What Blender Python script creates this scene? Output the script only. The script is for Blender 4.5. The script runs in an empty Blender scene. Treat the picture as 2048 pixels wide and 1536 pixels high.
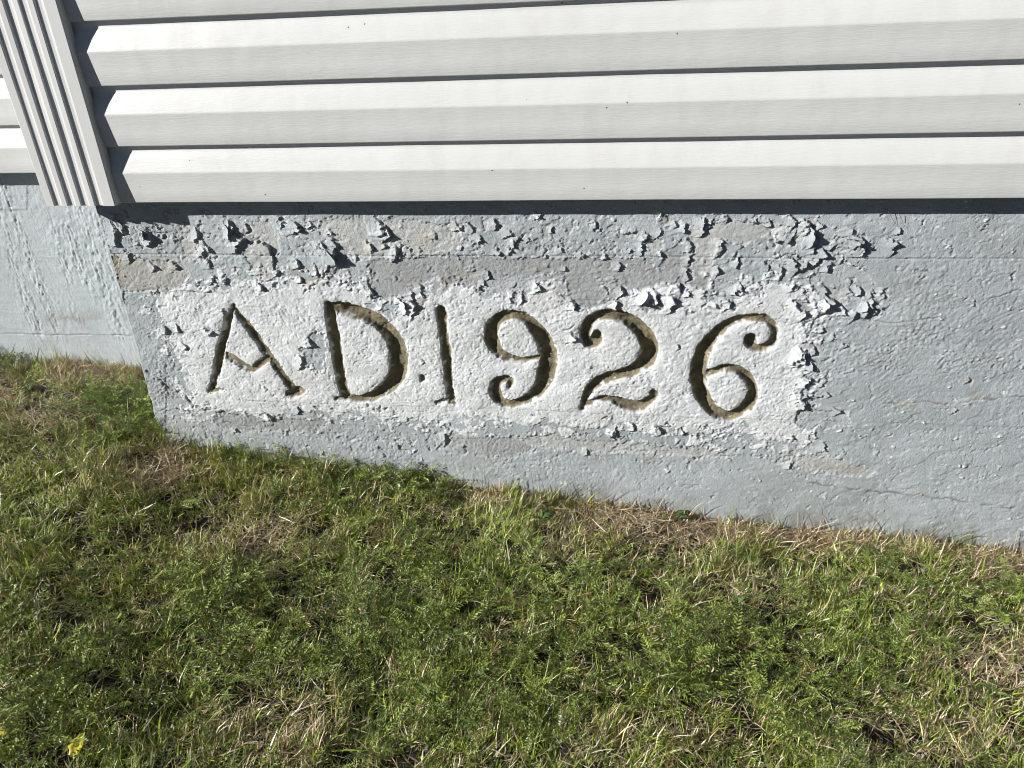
import bpy, math
import numpy as np
from mathutils import Matrix

sc = bpy.context.scene
COL = sc.collection
RNG = np.random.default_rng(1926)
CAMZ = 1.25          # camera height; measured heights below are relative to it

# ------------------------------------------------------------------ camera
R = np.array([[0.98904777, 0.02894591, -0.14472953],
              [0.14097404, -0.47568147, 0.86824735],
              [-0.04371295, -0.87914121, -0.47455232]])      # rows: world x, y, z of image right, image down, view
CAM = np.array([0.0, -1.6, CAMZ])
FPX = 1540.0
cd = bpy.data.cameras.new('camera')
cam = bpy.data.objects.new('camera', cd)
COL.objects.link(cam)
cd.sensor_width = 36.0
cd.lens = FPX / 2048 * 36.0
cd.clip_start = 0.02
cd.clip_end = 500
m = Matrix.Identity(4)
for r in range(3):
    m[r][0] = R[r, 0]; m[r][1] = -R[r, 1]; m[r][2] = -R[r, 2]; m[r][3] = CAM[r]
cam.matrix_world = m
sc.camera = cam

# ------------------------------------------------------------------ sky and sun
SUNV = np.array([1.83, 1.0, -0.93])                            # direction the light travels
SUNV = SUNV / np.linalg.norm(SUNV)
w = bpy.data.worlds.new("World"); sc.world = w; w.use_nodes = True
nt = w.node_tree; nt.nodes.clear()
sky = nt.nodes.new('ShaderNodeTexSky'); sky.sky_type = 'NISHITA'; sky.sun_disc = False
sky.sun_elevation = math.asin(-SUNV[2]); sky.sun_rotation = math.atan2(-SUNV[0], -SUNV[1])
sky.air_density = 0.17; sky.dust_density = 0.1; sky.ozone_density = 1.5
bg = nt.nodes.new('ShaderNodeBackground'); bg.inputs[1].default_value = 0.05
out = nt.nodes.new('ShaderNodeOutputWorld')
nt.links.new(sky.outputs[0], bg.inputs[0]); nt.links.new(bg.outputs[0], out.inputs[0])
sl = bpy.data.lights.new('sun', 'SUN'); sl.energy = 5.0; sl.angle = math.radians(0.5); sl.color = (1.0, 0.975, 0.93)
so = bpy.data.objects.new('sun', sl); COL.objects.link(so)
from mathutils import Vector
so.rotation_euler = Vector(SUNV).to_track_quat('-Z', 'Y').to_euler()
so.location = (-4, -3, 4)
sc.cycles.filter_width = 1.0
vs = sc.view_settings
vs.view_transform = 'Standard'; vs.look = 'None'; vs.gamma = 1; vs.use_curve_mapping = False
vs.exposure = 0.42

# ------------------------------------------------------------------ measuring helpers (photograph pixels <-> places)
def project(X, Y, Z):
    d = np.stack([X - CAM[0], Y - CAM[1], Z - CAM[2]], -1)
    q = d @ R
    return q[..., 0] / q[..., 2] * FPX + 1024, q[..., 1] / q[..., 2] * FPX + 768

def at(px, py, Y=0.0):
    d = R @ np.array([px - 1024, py - 768, FPX]); t = (Y - CAM[1]) / d[1]
    return CAM + d * t

# ------------------------------------------------------------------ noise
def _h(ix, iy, s):
    n = (ix.astype(np.int64) * 374761393 + iy.astype(np.int64) * 668265263 + s * 1442695041) & 0xFFFFFFFF
    n = ((n ^ (n >> 13)) * 1274126177) & 0xFFFFFFFF
    n = (n ^ (n >> 16)) & 0xFFFFFF
    return n / float(0xFFFFFF)

def vnoise(x, y, s=0):
    ix = np.floor(x); iy = np.floor(y); fx = x - ix; fy = y - iy
    ux = fx * fx * fx * (fx * (fx * 6 - 15) + 10); uy = fy * fy * fy * (fy * (fy * 6 - 15) + 10)
    a = _h(ix, iy, s); b = _h(ix + 1, iy, s); c = _h(ix, iy + 1, s); d = _h(ix + 1, iy + 1, s)
    return (a + (b - a) * ux + (c - a) * uy + (a - b - c + d) * ux * uy) * 2 - 1

def fbm(x, y, s=0, o=3, g=0.5):
    r = 0; amp = 1; t = 0
    c, sn = 0.8, 0.6
    for i in range(o):
        r = r + amp * vnoise(x, y, s + 17 * i); t += amp; amp *= g
        x, y = (x * c - y * sn) * 2.03 + 5.1, (x * sn + y * c) * 2.03 + 1.7
    return r / t

def sstep(a, b, x):
    t = np.clip((x - a) / (b - a), 0, 1); return t * t * (3 - 2 * t)

# ------------------------------------------------------------------ mesh helpers
def mesh_np(name, V, F, mats=(), cols=None, smooth=True, uv=None):
    """V (n,3); F (m,k) int array or list of such arrays"""
    me = bpy.data.meshes.new(name)
    Fs = F if isinstance(F, list) else [F]
    Fs = [f for f in Fs if len(f)]
    me.vertices.add(len(V)); me.vertices.foreach_set('co', np.asarray(V, np.float32).ravel())
    loops = np.concatenate([f.ravel() for f in Fs]).astype(np.int32)
    counts = np.concatenate([np.full(len(f), f.shape[1]) for f in Fs]).astype(np.int32)
    me.loops.add(len(loops)); me.loops.foreach_set('vertex_index', loops)
    me.polygons.add(len(counts))
    me.polygons.foreach_set('loop_start', np.concatenate([[0], np.cumsum(counts)[:-1]]).astype(np.int32))
    me.polygons.foreach_set('loop_total', counts)
    me.polygons.foreach_set('use_smooth', np.full(len(counts), smooth))
    if cols is not None:
        a = me.attributes.new('tint', 'FLOAT_COLOR', 'POINT')
        c4 = np.ones((len(V), 4), np.float32); c4[:, :cols.shape[1]] = cols
        a.data.foreach_set('color', c4.ravel())
    for mt in mats: me.materials.append(mt)
    me.update(calc_edges=True)
    return me

def link(name, me, parent=None):
    o = bpy.data.objects.new(name, me); COL.objects.link(o)
    if parent is not None: o.parent = parent
    return o

def tag(o, label=None, cat=None, group=None, kind=None):
    if label: o['label'] = label
    if cat: o['category'] = cat
    if group: o['group'] = group
    if kind: o['kind'] = kind
    return o

# ------------------------------------------------------------------ materials
def mat(name):
    m = bpy.data.materials.new(name); m.use_nodes = True
    n = m.node_tree; b = n.nodes['Principled BSDF']
    return m, n, b

def nd(n, t, **k):
    x = n.nodes.new(t)
    for a, v in k.items(): setattr(x, a, v)
    return x

def coords(n, scale=(1, 1, 1)):
    tc = nd(n, 'ShaderNodeTexCoord'); mp = nd(n, 'ShaderNodeMapping')
    mp.inputs['Scale'].default_value = scale
    n.links.new(tc.outputs['Object'], mp.inputs[0]); return mp.outputs[0]

def noise(n, vec, scale, detail=3, rough=0.55):
    x = nd(n, 'ShaderNodeTexNoise'); x.inputs['Scale'].default_value = scale
    x.inputs['Detail'].default_value = detail; x.inputs['Roughness'].default_value = rough
    n.links.new(vec, x.inputs['Vector']); return x.outputs['Fac']

def ramp(n, fac, stops):
    r = nd(n, 'ShaderNodeValToRGB'); e = r.color_ramp.elements
    while len(e) < len(stops): e.new(0.5)
    for i, (p, c) in enumerate(stops):
        e[i].position = p; e[i].color = (*c, 1) if len(c) == 3 else c
    n.links.new(fac, r.inputs[0]); return r.outputs[0]

def mixc(n, fac, a, b, mode='MIX'):
    x = nd(n, 'ShaderNodeMix', data_type='RGBA', blend_type=mode)
    for s, v in ((x.inputs[0], fac), (x.inputs[6], a), (x.inputs[7], b)):
        if isinstance(v, (int, float)): s.default_value = v
        elif isinstance(v, tuple): s.default_value = (*v, 1)
        else: n.links.new(v, s)
    return x.outputs[2]

def bump(n, height, strength, dist, prev=None):
    b = nd(n, 'ShaderNodeBump'); b.inputs['Strength'].default_value = strength; b.inputs['Distance'].default_value = dist
    n.links.new(height, b.inputs['Height'])
    if prev is not None: n.links.new(prev, b.inputs['Normal'])
    return b.outputs[0]

def painted_material(name, rough=0.62, b1=0.5, b2=0.5):
    m, n, b = mat(name)
    at_ = nd(n, 'ShaderNodeAttribute', attribute_name='tint')
    v = coords(n)
    f1 = noise(n, v, 55, 5, 0.6)
    f2 = noise(n, v, 520, 3, 0.6)
    c = mixc(n, 1.0, at_.outputs['Color'], ramp(n, f1, [(0.3, (0.90, 0.90, 0.89)), (0.62, (1.02, 1.02, 1.02))]), 'MULTIPLY')
    c = mixc(n, 1.0, c, ramp(n, f2, [(0.30, (0.88, 0.87, 0.86)), (0.5, (1, 1, 1))]), 'MULTIPLY')
    n.links.new(c, b.inputs['Base Color'])
    b.inputs['Roughness'].default_value = rough
    b.inputs['Specular IOR Level'].default_value = 0.35
    nb = bump(n, noise(n, v, 380, 3, 0.6), b1, 0.0012)
    nb = bump(n, noise(n, v, 1100, 2, 0.5), b2, 0.0005, nb)
    n.links.new(nb, b.inputs['Normal'])
    return m

M_PAINT = painted_material('peeling_paint', 0.6, 0.9, 0.8)
M_CARVED = painted_material('weathered_concrete', 0.9, 0.9, 0.9)

def vinyl_material(name, base, grain=True):
    m, n, b = mat(name)
    v = coords(n)
    big = noise(n, v, 6, 3)
    c = ramp(n, big, [(0.3, tuple(x * 0.965 for x in base)), (0.7, base)])
    # small specks of dirt
    vo = nd(n, 'ShaderNodeTexVoronoi'); vo.inputs['Scale'].default_value = 26
    n.links.new(coords(n, (1, 1, 1)), vo.inputs['Vector'])
    sp = ramp(n, vo.outputs['Distance'], [(0.0, (1, 1, 1)), (0.026, (1, 1, 1)), (0.055, (0, 0, 0))])
    sel = nd(n, 'ShaderNodeSeparateColor'); n.links.new(vo.outputs['Color'], sel.inputs[0])
    th = nd(n, 'ShaderNodeMath', operation='GREATER_THAN'); th.inputs[1].default_value = 0.5
    n.links.new(sel.outputs[0], th.inputs[0])
    mu = nd(n, 'ShaderNodeMath', operation='MULTIPLY'); n.links.new(sp, mu.inputs[0]); n.links.new(th.outputs[0], mu.inputs[1])
    c = mixc(n, mu.outputs[0], c, (0.16, 0.145, 0.115))
    # faint run-off stains
    st = noise(n, coords(n, (9, 9, 1.5)), 3.2, 4, 0.65)
    c = mixc(n, 1.0, c, ramp(n, st, [(0.28, (0.96, 0.955, 0.94)), (0.5, (1, 1, 1))]), 'MULTIPLY')
    n.links.new(c, b.inputs['Base Color'])
    b.inputs['Roughness'].default_value = 0.42
    b.inputs['Specular IOR Level'].default_value = 0.4
    if grain:
        g1 = noise(n, coords(n, (1.0, 8, 9.0)), 34, 4, 0.62)
        g2 = noise(n, coords(n, (1.0, 8, 14.0)), 75, 3, 0.55)
        nb = bump(n, g1, 0.2, 0.0022)
        nb = bump(n, g2, 0.22, 0.0008, nb)
        nb = bump(n, noise(n, v, 9, 2), 0.3, 0.006, nb)
        n.links.new(nb, b.inputs['Normal'])
    else:
        nb = bump(n, noise(n, v, 25, 3), 0.12, 0.003)
        n.links.new(nb, b.inputs['Normal'])
    return m

M_VINYL = vinyl_material('white_vinyl_grain', (0.715, 0.722, 0.708))
M_POST = vinyl_material('white_vinyl_smooth', (0.66, 0.665, 0.655), False)

m, n, b = mat('sheathing_board'); M_BOARD = m
n.links.new(ramp(n, noise(n, coords(n, (1, 1, 6)), 20, 3), [(0.3, (0.07, 0.06, 0.05)), (0.7, (0.13, 0.11, 0.085))]), b.inputs['Base Color'])
b.inputs['Roughness'].default_value = 0.9

def leaf_material(name, trans=0.35, rough=0.5, spec=0.4):
    m, n, b = mat(name)
    a = nd(n, 'ShaderNodeAttribute', attribute_name='tint')
    v = coords(n)
    c = mixc(n, 1.0, a.outputs['Color'], ramp(n, noise(n, v, 60, 2), [(0.3, (0.8, 0.8, 0.8)), (0.7, (1.15, 1.12, 1.05))]), 'MULTIPLY')
    n.links.new(c, b.inputs['Base Color'])
    b.inputs['Roughness'].default_value = rough; b.inputs['Specular IOR Level'].default_value = spec
    t = nd(n, 'ShaderNodeBsdfTranslucent'); n.links.new(c, t.inputs[0])
    mx = nd(n, 'ShaderNodeMixShader'); mx.inputs[0].default_value = trans
    o = n.nodes['Material Output']
    n.links.new(b.outputs[0], mx.inputs[1]); n.links.new(t.outputs[0], mx.inputs[2]); n.links.new(mx.outputs[0], o.inputs[0])
    return m

M_GRASS = leaf_material('grass_blade', 0.10, 0.36, 0.55)
M_HERB = leaf_material('herb_leaf', 0.08, 0.42, 0.5)

m, n, b = mat('dark_soil'); M_SOIL = m
v = coords(n)
n.links.new(ramp(n, noise(n, v, 45, 5, 0.65), [(0.3, (0.012, 0.010, 0.007)), (0.6, (0.032, 0.026, 0.018)), (0.8, (0.07, 0.058, 0.042))]), b.inputs['Base Color'])
b.inputs['Roughness'].default_value = 0.95
n.links.new(bump(n, noise(n, v, 160, 4, 0.7), 0.8, 0.006), b.inputs['Normal'])

m, n, b = mat('pebble_stone'); M_STONE = m
at_ = nd(n, 'ShaderNodeAttribute', attribute_name='tint')
c = mixc(n, 1.0, at_.outputs['Color'], ramp(n, noise(n, coords(n), 220, 4), [(0.3, (0.7, 0.7, 0.7)), (0.7, (1.15, 1.15, 1.15))]), 'MULTIPLY')
n.links.new(c, b.inputs['Base Color']); b.inputs['Roughness'].default_value = 0.8

m, n, b = mat('dry_stalk'); M_STALK = m
n.links.new(ramp(n, noise(n, coords(n), 90, 3), [(0.3, (0.16, 0.12, 0.075)), (0.7, (0.34, 0.27, 0.17))]), b.inputs['Base Color'])
b.inputs['Roughness'].default_value = 0.7

# ------------------------------------------------------------------ levels and positions (heights above the camera's own zero)
WALLX = -1.234                       # outer corner of the projecting wall
RECESS = 0.30                        # the wall left of the corner stands this much further back
PR = at(231, 412, -0.07)[0]          # right and left edge of the corner post
PL = at(92, 412, -0.07)[0]
LIP0 = CAMZ - 0.4205
PITCH = 0.1212

GX = np.array([-30, -2.4, -1.6, -1.25, -1.0, -0.711, -0.182, 0.394, 0.965, 1.6, 30.0])
GZ = np.array([-0.98, -1.015, -1.035, -1.078, -1.118, -1.160, -1.210, -1.266, -1.303, -1.34, -1.40]) + CAMZ
def ground_z(x, y):
    base = np.interp(x, GX, GZ)
    left = np.interp(x, [-30, -1.5, -1.2], [0.02, 0.02, 0.025])
    z = base + left * np.clip(y / 0.3, 0, 1)
    z = z - 0.055 * np.clip(-y, 0, 2.5)
    near = np.exp(-np.clip(np.hypot(x, y) - 3, 0, 99) / 3)
    z = z + near * (0.008 * vnoise(x * 5, y * 5, 3) + 0.006 * vnoise(x * 17, y * 17, 4))
    # hollows in the turf
    for (hx, hy, hr, hd) in HOLLOWS:
        z = z - hd * np.exp(-((x - hx) ** 2 + (y - hy) ** 2) / hr ** 2)
    return z

def ground_at(px, py):
    """place on the ground seen at a photograph pixel"""
    d = R @ np.array([px - 1024, py - 768, FPX]); lo, hi = 0.5, 4.0
    f = lambda t: (CAM + d / np.linalg.norm(d) * t)
    for _ in range(40):
        mid = (lo + hi) / 2; p = f(mid)
        z0 = np.interp(p[0], GX, GZ) - 0.055 * max(-p[1], 0)
        if p[2] > z0: lo = mid
        else: hi = mid
    return f(lo)

HOLLOWS = []
for px, py, r_, d_ in [(385, 1035, 0.06, 0.02), (1145, 1035, 0.05, 0.014), (1300, 1120, 0.06, 0.012), (1960, 1245, 0.07, 0.02),
                       (760, 1400, 0.07, 0.015), (1600, 1130, 0.07, 0.014), (330, 1420, 0.06, 0.02), (60, 800, 0.06, 0.012), (1130, 1290, .05, .012)]:
    p = ground_at(px, py); HOLLOWS.append((p[0], p[1], r_, d_))

# ================================================================== THE HOUSE
house = bpy.data.objects.new('house', None); COL.objects.link(house)
house.location = (0, 0, 0)
tag(house, 'house clad in white vinyl siding standing on a peeling blue-grey foundation carved with AD.1926', 'house')

# ---- siding planks ------------------------------------------------
# profile across one course, front towards -y: (y, z above the lip)
PROF = [(-0.0385, 0.0035), (-0.0400, 0.0012), (-0.0462, 0.0004), (-0.0486, 0.0008), (-0.0494, 0.0028), (-0.0512, 0.028),
        (-0.0535, 0.0625), (-0.0540, 0.0650), (-0.0540, 0.0670), (-0.0533, 0.0695), (-0.0470, 0.0885), (-0.0415, 0.1045),
        (-0.0395, 0.1085), (-0.0388, 0.1120), (-0.0386, 0.1235)]
def plank_mesh(x0, x1, zl, seed, yoff=0.0, axis='x'):
    """one course; x0..x1 runs along the wall"""
    step = 0.05
    nx = max(2, int((x1 - x0) / step) + 1)
    xs = np.linspace(x0, x1, nx)
    P = np.array(PROF)
    X, K = np.meshgrid(xs, np.arange(len(P)), indexing='ij')
    Y = P[K, 0]; Z = P[K, 1] + zl
    wob = 0.0018 * vnoise(X * 2.3, X * 0 + seed * 3.1, 5) + 0.0004 * vnoise(X * 9, X * 0 + seed, 6)
    front = (K > 2) & (K < 11)
    Y = Y + wob * front
    Z = Z + 0.0010 * vnoise(X * 1.7, X * 0 + seed * 1.3, 8) * (K < 5)
    V = np.stack([X, Y + yoff, Z], -1).reshape(-1, 3)
    if axis == 'y':                                   # runs back into the recess, facing left
        V = np.stack([Y.ravel() + yoff, -X.ravel(), Z.ravel()], -1)
    idx = np.arange(nx * len(P)).reshape(nx, len(P))
    F = np.stack([idx[:-1, :-1], idx[1:, :-1], idx[1:, 1:], idx[:-1, 1:]], -1).reshape(-1, 4)
    return V, F
for k in range(13):
    V, F = plank_mesh(PR - 0.012, 3.2, LIP0 + k * PITCH, k)
    link('siding_plank', mesh_np('siding_plank', V, F, [M_VINYL]), house)
for k in range(13):
    V, F = plank_mesh(-4.0, WALLX - 0.03, LIP0 + k * PITCH, k + 31, RECESS)
    link('siding_plank', mesh_np('siding_plank', V, F, [M_VINYL]), house)
for k in range(13):
    V, F = plank_mesh(-RECESS + 0.045, 0.0, LIP0 + k * PITCH, k + 61, WALLX, 'y')
    link('siding_plank', mesh_np('siding_plank', V, F, [M_VINYL]), house)

def box_mesh(name, b, mt):
    x0, x1, y0, y1, z0, z1 = b
    V = np.array([(x, y, z) for x in (x0, x1) for y in (y0, y1) for z in (z0, z1)])
    F = np.array([(0, 1, 3, 2), (4, 6, 7, 5), (0, 4, 5, 1), (2, 3, 7, 6), (0, 2, 6, 4), (1, 5, 7, 3)])
    return mesh_np(name, V, F, [mt], smooth=False)
TOPZ = LIP0 + 13 * PITCH
link('sheathing', box_mesh('sheathing', (WALLX - 0.036, 3.2, -0.036, 0.6, LIP0 + 0.006, TOPZ), M_BOARD), house)
link('sheathing', box_mesh('sheathing', (-4.0, WALLX - 0.0361, RECESS - 0.036, 0.6, LIP0 + 0.006, TOPZ), M_BOARD), house)

# ---- corner post with four flutes ----------------------------------
def corner_post():
    yf = -0.070; z0, z1 = LIP0 + 0.0005, TOPZ
    W = PR - PL
    # front profile left to right as (x offset, y)
    pts = [(0.0, -0.020), (0.0, yf + 0.0015), (0.0015, yf)]
    g0 = 0.115 * W; pitch = 0.197 * W; gw = 0.130 * W
    x = g0
    for i in range(4):
        dp = 0.0046
        pts += [(x, yf), (x + 0.0012, yf + 0.0008), (x + 0.0022, yf + dp * 0.72), (x + gw * 0.40, yf + dp), (x + gw * 0.66, yf + dp * 0.98),
                (x + gw - 0.0026, yf + dp * 0.66), (x + gw - 0.0008, yf + 0.0006), (x + gw, yf)]
        x += pitch
    pts += [(W - 0.0016, yf), (W, yf + 0.0016), (W + 0.0015, -0.048), (W + 0.0010, -0.046), (W - 0.012, -0.0445), (W - 0.012, -0.0365)]
    P = np.array(pts)
    zs = np.concatenate([[z0], np.linspace(z0 + 0.01, z1, 24)])
    X, K = np.meshgrid(np.arange(len(zs)), np.arange(len(P)), indexing='ij')
    Z = zs[X]
    sway = 0.0012 * vnoise(Z * 2.0, Z * 0 + 1.5, 9)
    V = np.stack([PL + P[K, 0] + sway, P[K, 1] + 0.0008 * vnoise(Z * 5, K * 0.4, 10), Z], -1).reshape(-1, 3)
    idx = np.arange(V.shape[0]).reshape(len(zs), len(P))
    F = np.stack([idx[:-1, :-1], idx[:-1, 1:], idx[1:, 1:], idx[1:, :-1]], -1).reshape(-1, 4)
    # return face to the left side
    n0 = len(V)
    xr = PL
    V2 = np.array([(xr, -0.020, z0), (xr, 0.075, z0), (xr, 0.075, z1), (xr, -0.020, z1)])
    V3 = np.array([(xr + 0.018, 0.078, z0), (xr + 0.018, 0.078, z1)])
    V = np.concatenate([V, V2, V3])
    F = np.concatenate([F, np.array([[n0, n0 + 1, n0 + 2, n0 + 3], [n0 + 1, n0 + 4, n0 + 5, n0 + 2]])])
    # inner wall of the moulding: gives the front a thickness of 1.2 mm
    fl = np.arange(1, len(P) - 2)
    n1 = len(V)
    I = [];
    for zz in (z0, z1):
        for k in fl:
            I.append((PL + P[k, 0], min(P[k, 1] + 0.0013, -0.0466), zz))
    V = np.concatenate([V, np.array(I)])
    L = len(fl)
    q = []
    for j in range(L - 1):
        q.append([n1 + j, n1 + j + 1, idx[0, fl[j + 1]], idx[0, fl[j]]])
        q.append([n1 + j, n1 + L + j, n1 + L + j + 1, n1 + j + 1])
    return V, np.concatenate([F, np.array(q)])
V, F = corner_post()
cp = link('corner_post', mesh_np('corner_post', V, F, [M_POST], smooth=False), house)
cp['label'] = 'fluted white corner post where the wall steps forward'

# ================================================================== FOUNDATION WALL RELIEF
# strokes of the carved characters: photograph pixels x, y, width
def crop(pts, ox, oy, s):
    return [(ox + x / s, oy + y / s, w_ / s) for x, y, w_ in pts]
c5 = lambda p: crop(p, 340, 560, 3.938)
c6 = lambda p: crop(p, 840, 580, 5.12)
c7 = lambda p: crop(p, 1140, 580, 3.793)
CHARS = [
 ('carved_letter', 'letter A cut into the wall', [
    c5([(498, 195, 28), (470, 290, 52), (435, 420, 66), (402, 540, 72), (375, 680, 66), (352, 790, 62), (330, 862, 50)]),
    c5([(305, 870, 30), (360, 868, 36), (425, 862, 26)]),
    c5([(515, 235, 40), (600, 345, 58), (700, 480, 60), (790, 600, 56), (880, 730, 56), (965, 850, 50)]),
    c5([(935, 890, 50), (990, 880, 84), (1045, 880, 50)]),
    c5([(445, 590, 50), (520, 630, 52), (600, 680, 56), (650, 700, 50), (715, 655, 60), (785, 600, 60)])]),
 ('carved_letter', 'letter D cut into the wall', [
    c5([(1250, 195, 60), (1262, 260, 82), (1300, 480, 84), (1335, 700, 82), (1370, 850, 76), (1392, 920, 70)]),
    c5([(1305, 935, 30), (1380, 926, 40), (1450, 915, 34)]),
    c5([(1290, 212, 84), (1360, 222, 92), (1430, 238, 106), (1580, 292, 112), (1700, 380, 122), (1782, 500, 138), (1808, 640, 150), (1790, 745, 142),
        (1730, 835, 118), (1620, 902, 92), (1500, 935, 62), (1400, 935, 40)])]),
 ('carved_dot', 'round dot cut into the wall', [c5([(1985, 762, 46), (1988, 780, 46)])]),
 ('carved_digit', 'digit 1 cut into the wall', [
    c6([(212, 200, 96), (230, 300, 110), (250, 450, 105), (268, 620, 98), (285, 800, 94), (305, 980, 88), (320, 1120, 86)]),
    c6([(175, 1150, 50), (240, 1130, 50), (310, 1125, 40)]), c6([(310, 1150, 50), (350, 1160, 40)])]),
 ('carved_digit', 'digit 9 cut into the wall', [
    c6([(940, 244, 92), (1040, 262, 100), (1140, 330, 120), (1220, 430, 150), (1285, 540, 175), (1315, 650, 190), (1312, 780, 200), (1270, 920, 180),
        (1190, 1050, 135), (1080, 1125, 95), (960, 1160, 80), (860, 1155, 95), (790, 1090, 120), (765, 1010, 118), (800, 935, 100), (870, 912, 80),
        (925, 930, 66), (915, 985, 60)]),
    c6([(940, 244, 92), (850, 265, 110), (770, 330, 135), (730, 430, 150), (745, 530, 145), (800, 620, 120), (880, 680, 90), (980, 712, 66), (1090, 712, 60), (1200, 690, 60)])]),
 ('carved_digit', 'digit 2 cut into the wall', [
    c7([(205, 345, 90), (195, 385, 100), (140, 400, 80), (112, 330, 82), (145, 245, 92), (225, 195, 92), (340, 185, 92), (450, 225, 100), (550, 310, 120),
        (600, 410, 140), (588, 510, 140), (505, 590, 100), (380, 635, 80), (260, 670, 84), (165, 735, 82), (115, 820, 66), (98, 890, 46)]),
    c7([(130, 860, 50), (220, 822, 50), (330, 826, 60), (430, 865, 80), (520, 880, 86), (590, 845, 74), (640, 795, 62), (625, 770, 50)])]),
 ('carved_digit', 'digit 6 cut into the wall', [
    c7([(1370, 370, 100), (1372, 392, 100), (1400, 430, 62), (1470, 440, 56), (1535, 390, 66), (1550, 300, 70), (1500, 225, 66), (1400, 205, 62), (1290, 215, 66), (1190, 265, 80),
        (1095, 345, 96), (1020, 450, 120), (980, 560, 130), (975, 680, 126), (1005, 790, 116), (1065, 880, 100), (1150, 940, 86), (1240, 945, 80),
        (1325, 895, 98), (1380, 815, 92), (1385, 735, 80), (1345, 655, 84), (1270, 600, 66), (1180, 588, 56), (1080, 615, 56), (1020, 640, 50)])]),
]
def smooth_stroke(pts, sub=4):
    P = np.array(pts, float)
    if len(P) < 3: return P
    Q = np.vstack([2 * P[0] - P[1], P, 2 * P[-1] - P[-2]]); o = []
    for i in range(1, len(Q) - 2):
        p0, p1, p2, p3 = Q[i - 1:i + 3]
        for t in np.arange(sub) / sub:
            o.append(0.5 * ((2 * p1) + (-p0 + p2) * t + (2 * p0 - 5 * p1 + 4 * p2 - p3) * t * t + (-p0 + 3 * p1 - 3 * p2 + p3) * t ** 3))
    o.append(P[-1]); return np.array(o)

def seg_sd(px, py, S):
    """largest (half width - distance) over a stroke, and the half width there"""
    best = np.full(px.shape, -99.0); bw = np.full(px.shape, 5.0)
    for a, b_ in zip(S[:-1], S[1:]):
        d = b_[:2] - a[:2]; L = d @ d + 1e-9
        t = np.clip(((px - a[0]) * d[0] + (py - a[1]) * d[1]) / L, 0, 1)
        dist = np.hypot(px - a[0] - t * d[0], py - a[1] - t * d[1]); hw = (a[2] + (b_[2] - a[2]) * t) / 2
        s = hw - dist; k = s > best
        best = np.where(k, s, best); bw = np.where(k, hw, bw)
    return best, bw

def poly_sd(px, py, poly, margin=40.0):
    """signed distance in photograph pixels, positive inside"""
    P = np.array(poly, float)
    res = np.full(px.shape, -margin)
    mk = (px > P[:, 0].min() - margin) & (px < P[:, 0].max() + margin) & (py > P[:, 1].min() - margin) & (py < P[:, 1].max() + margin)
    x = px[mk]; y = py[mk]
    d2 = np.full(x.shape, 1e9); ins = np.zeros(x.shape, bool)
    for a, b_ in zip(P, np.roll(P, -1, 0)):
        d = b_ - a; L = d @ d + 1e-9
        t = np.clip(((x - a[0]) * d[0] + (y - a[1]) * d[1]) / L, 0, 1)
        d2 = np.minimum(d2, (x - a[0] - t * d[0]) ** 2 + (y - a[1] - t * d[1]) ** 2)
        c = ((a[1] > y) != (b_[1] > y)) & (x < (b_[0] - a[0]) * (y - a[1]) / (b_[1] - a[1] + 1e-12) + a[0]); ins ^= c
    s = np.sqrt(d2); res[mk] = np.clip(np.where(ins, s, -s), -margin, None)
    return res

def line_d(px, py, pts, margin=30.0):
    res = np.full(px.shape, margin); P = np.array(pts, float)
    mk = (px > P[:, 0].min() - margin) & (px < P[:, 0].max() + margin) & (py > P[:, 1].min() - margin) & (py < P[:, 1].max() + margin)
    x = px[mk]; y = py[mk]; r_ = np.full(x.shape, margin)
    for a, b_ in zip(P[:-1], P[1:]):
        d = b_ - a; L = d @ d + 1e-9
        t = np.clip(((x - a[0]) * d[0] + (y - a[1]) * d[1]) / L, 0, 1)
        r_ = np.minimum(r_, np.hypot(x - a[0] - t * d[0], y - a[1] - t * d[1]))
    res[mk] = r_; return res

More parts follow.
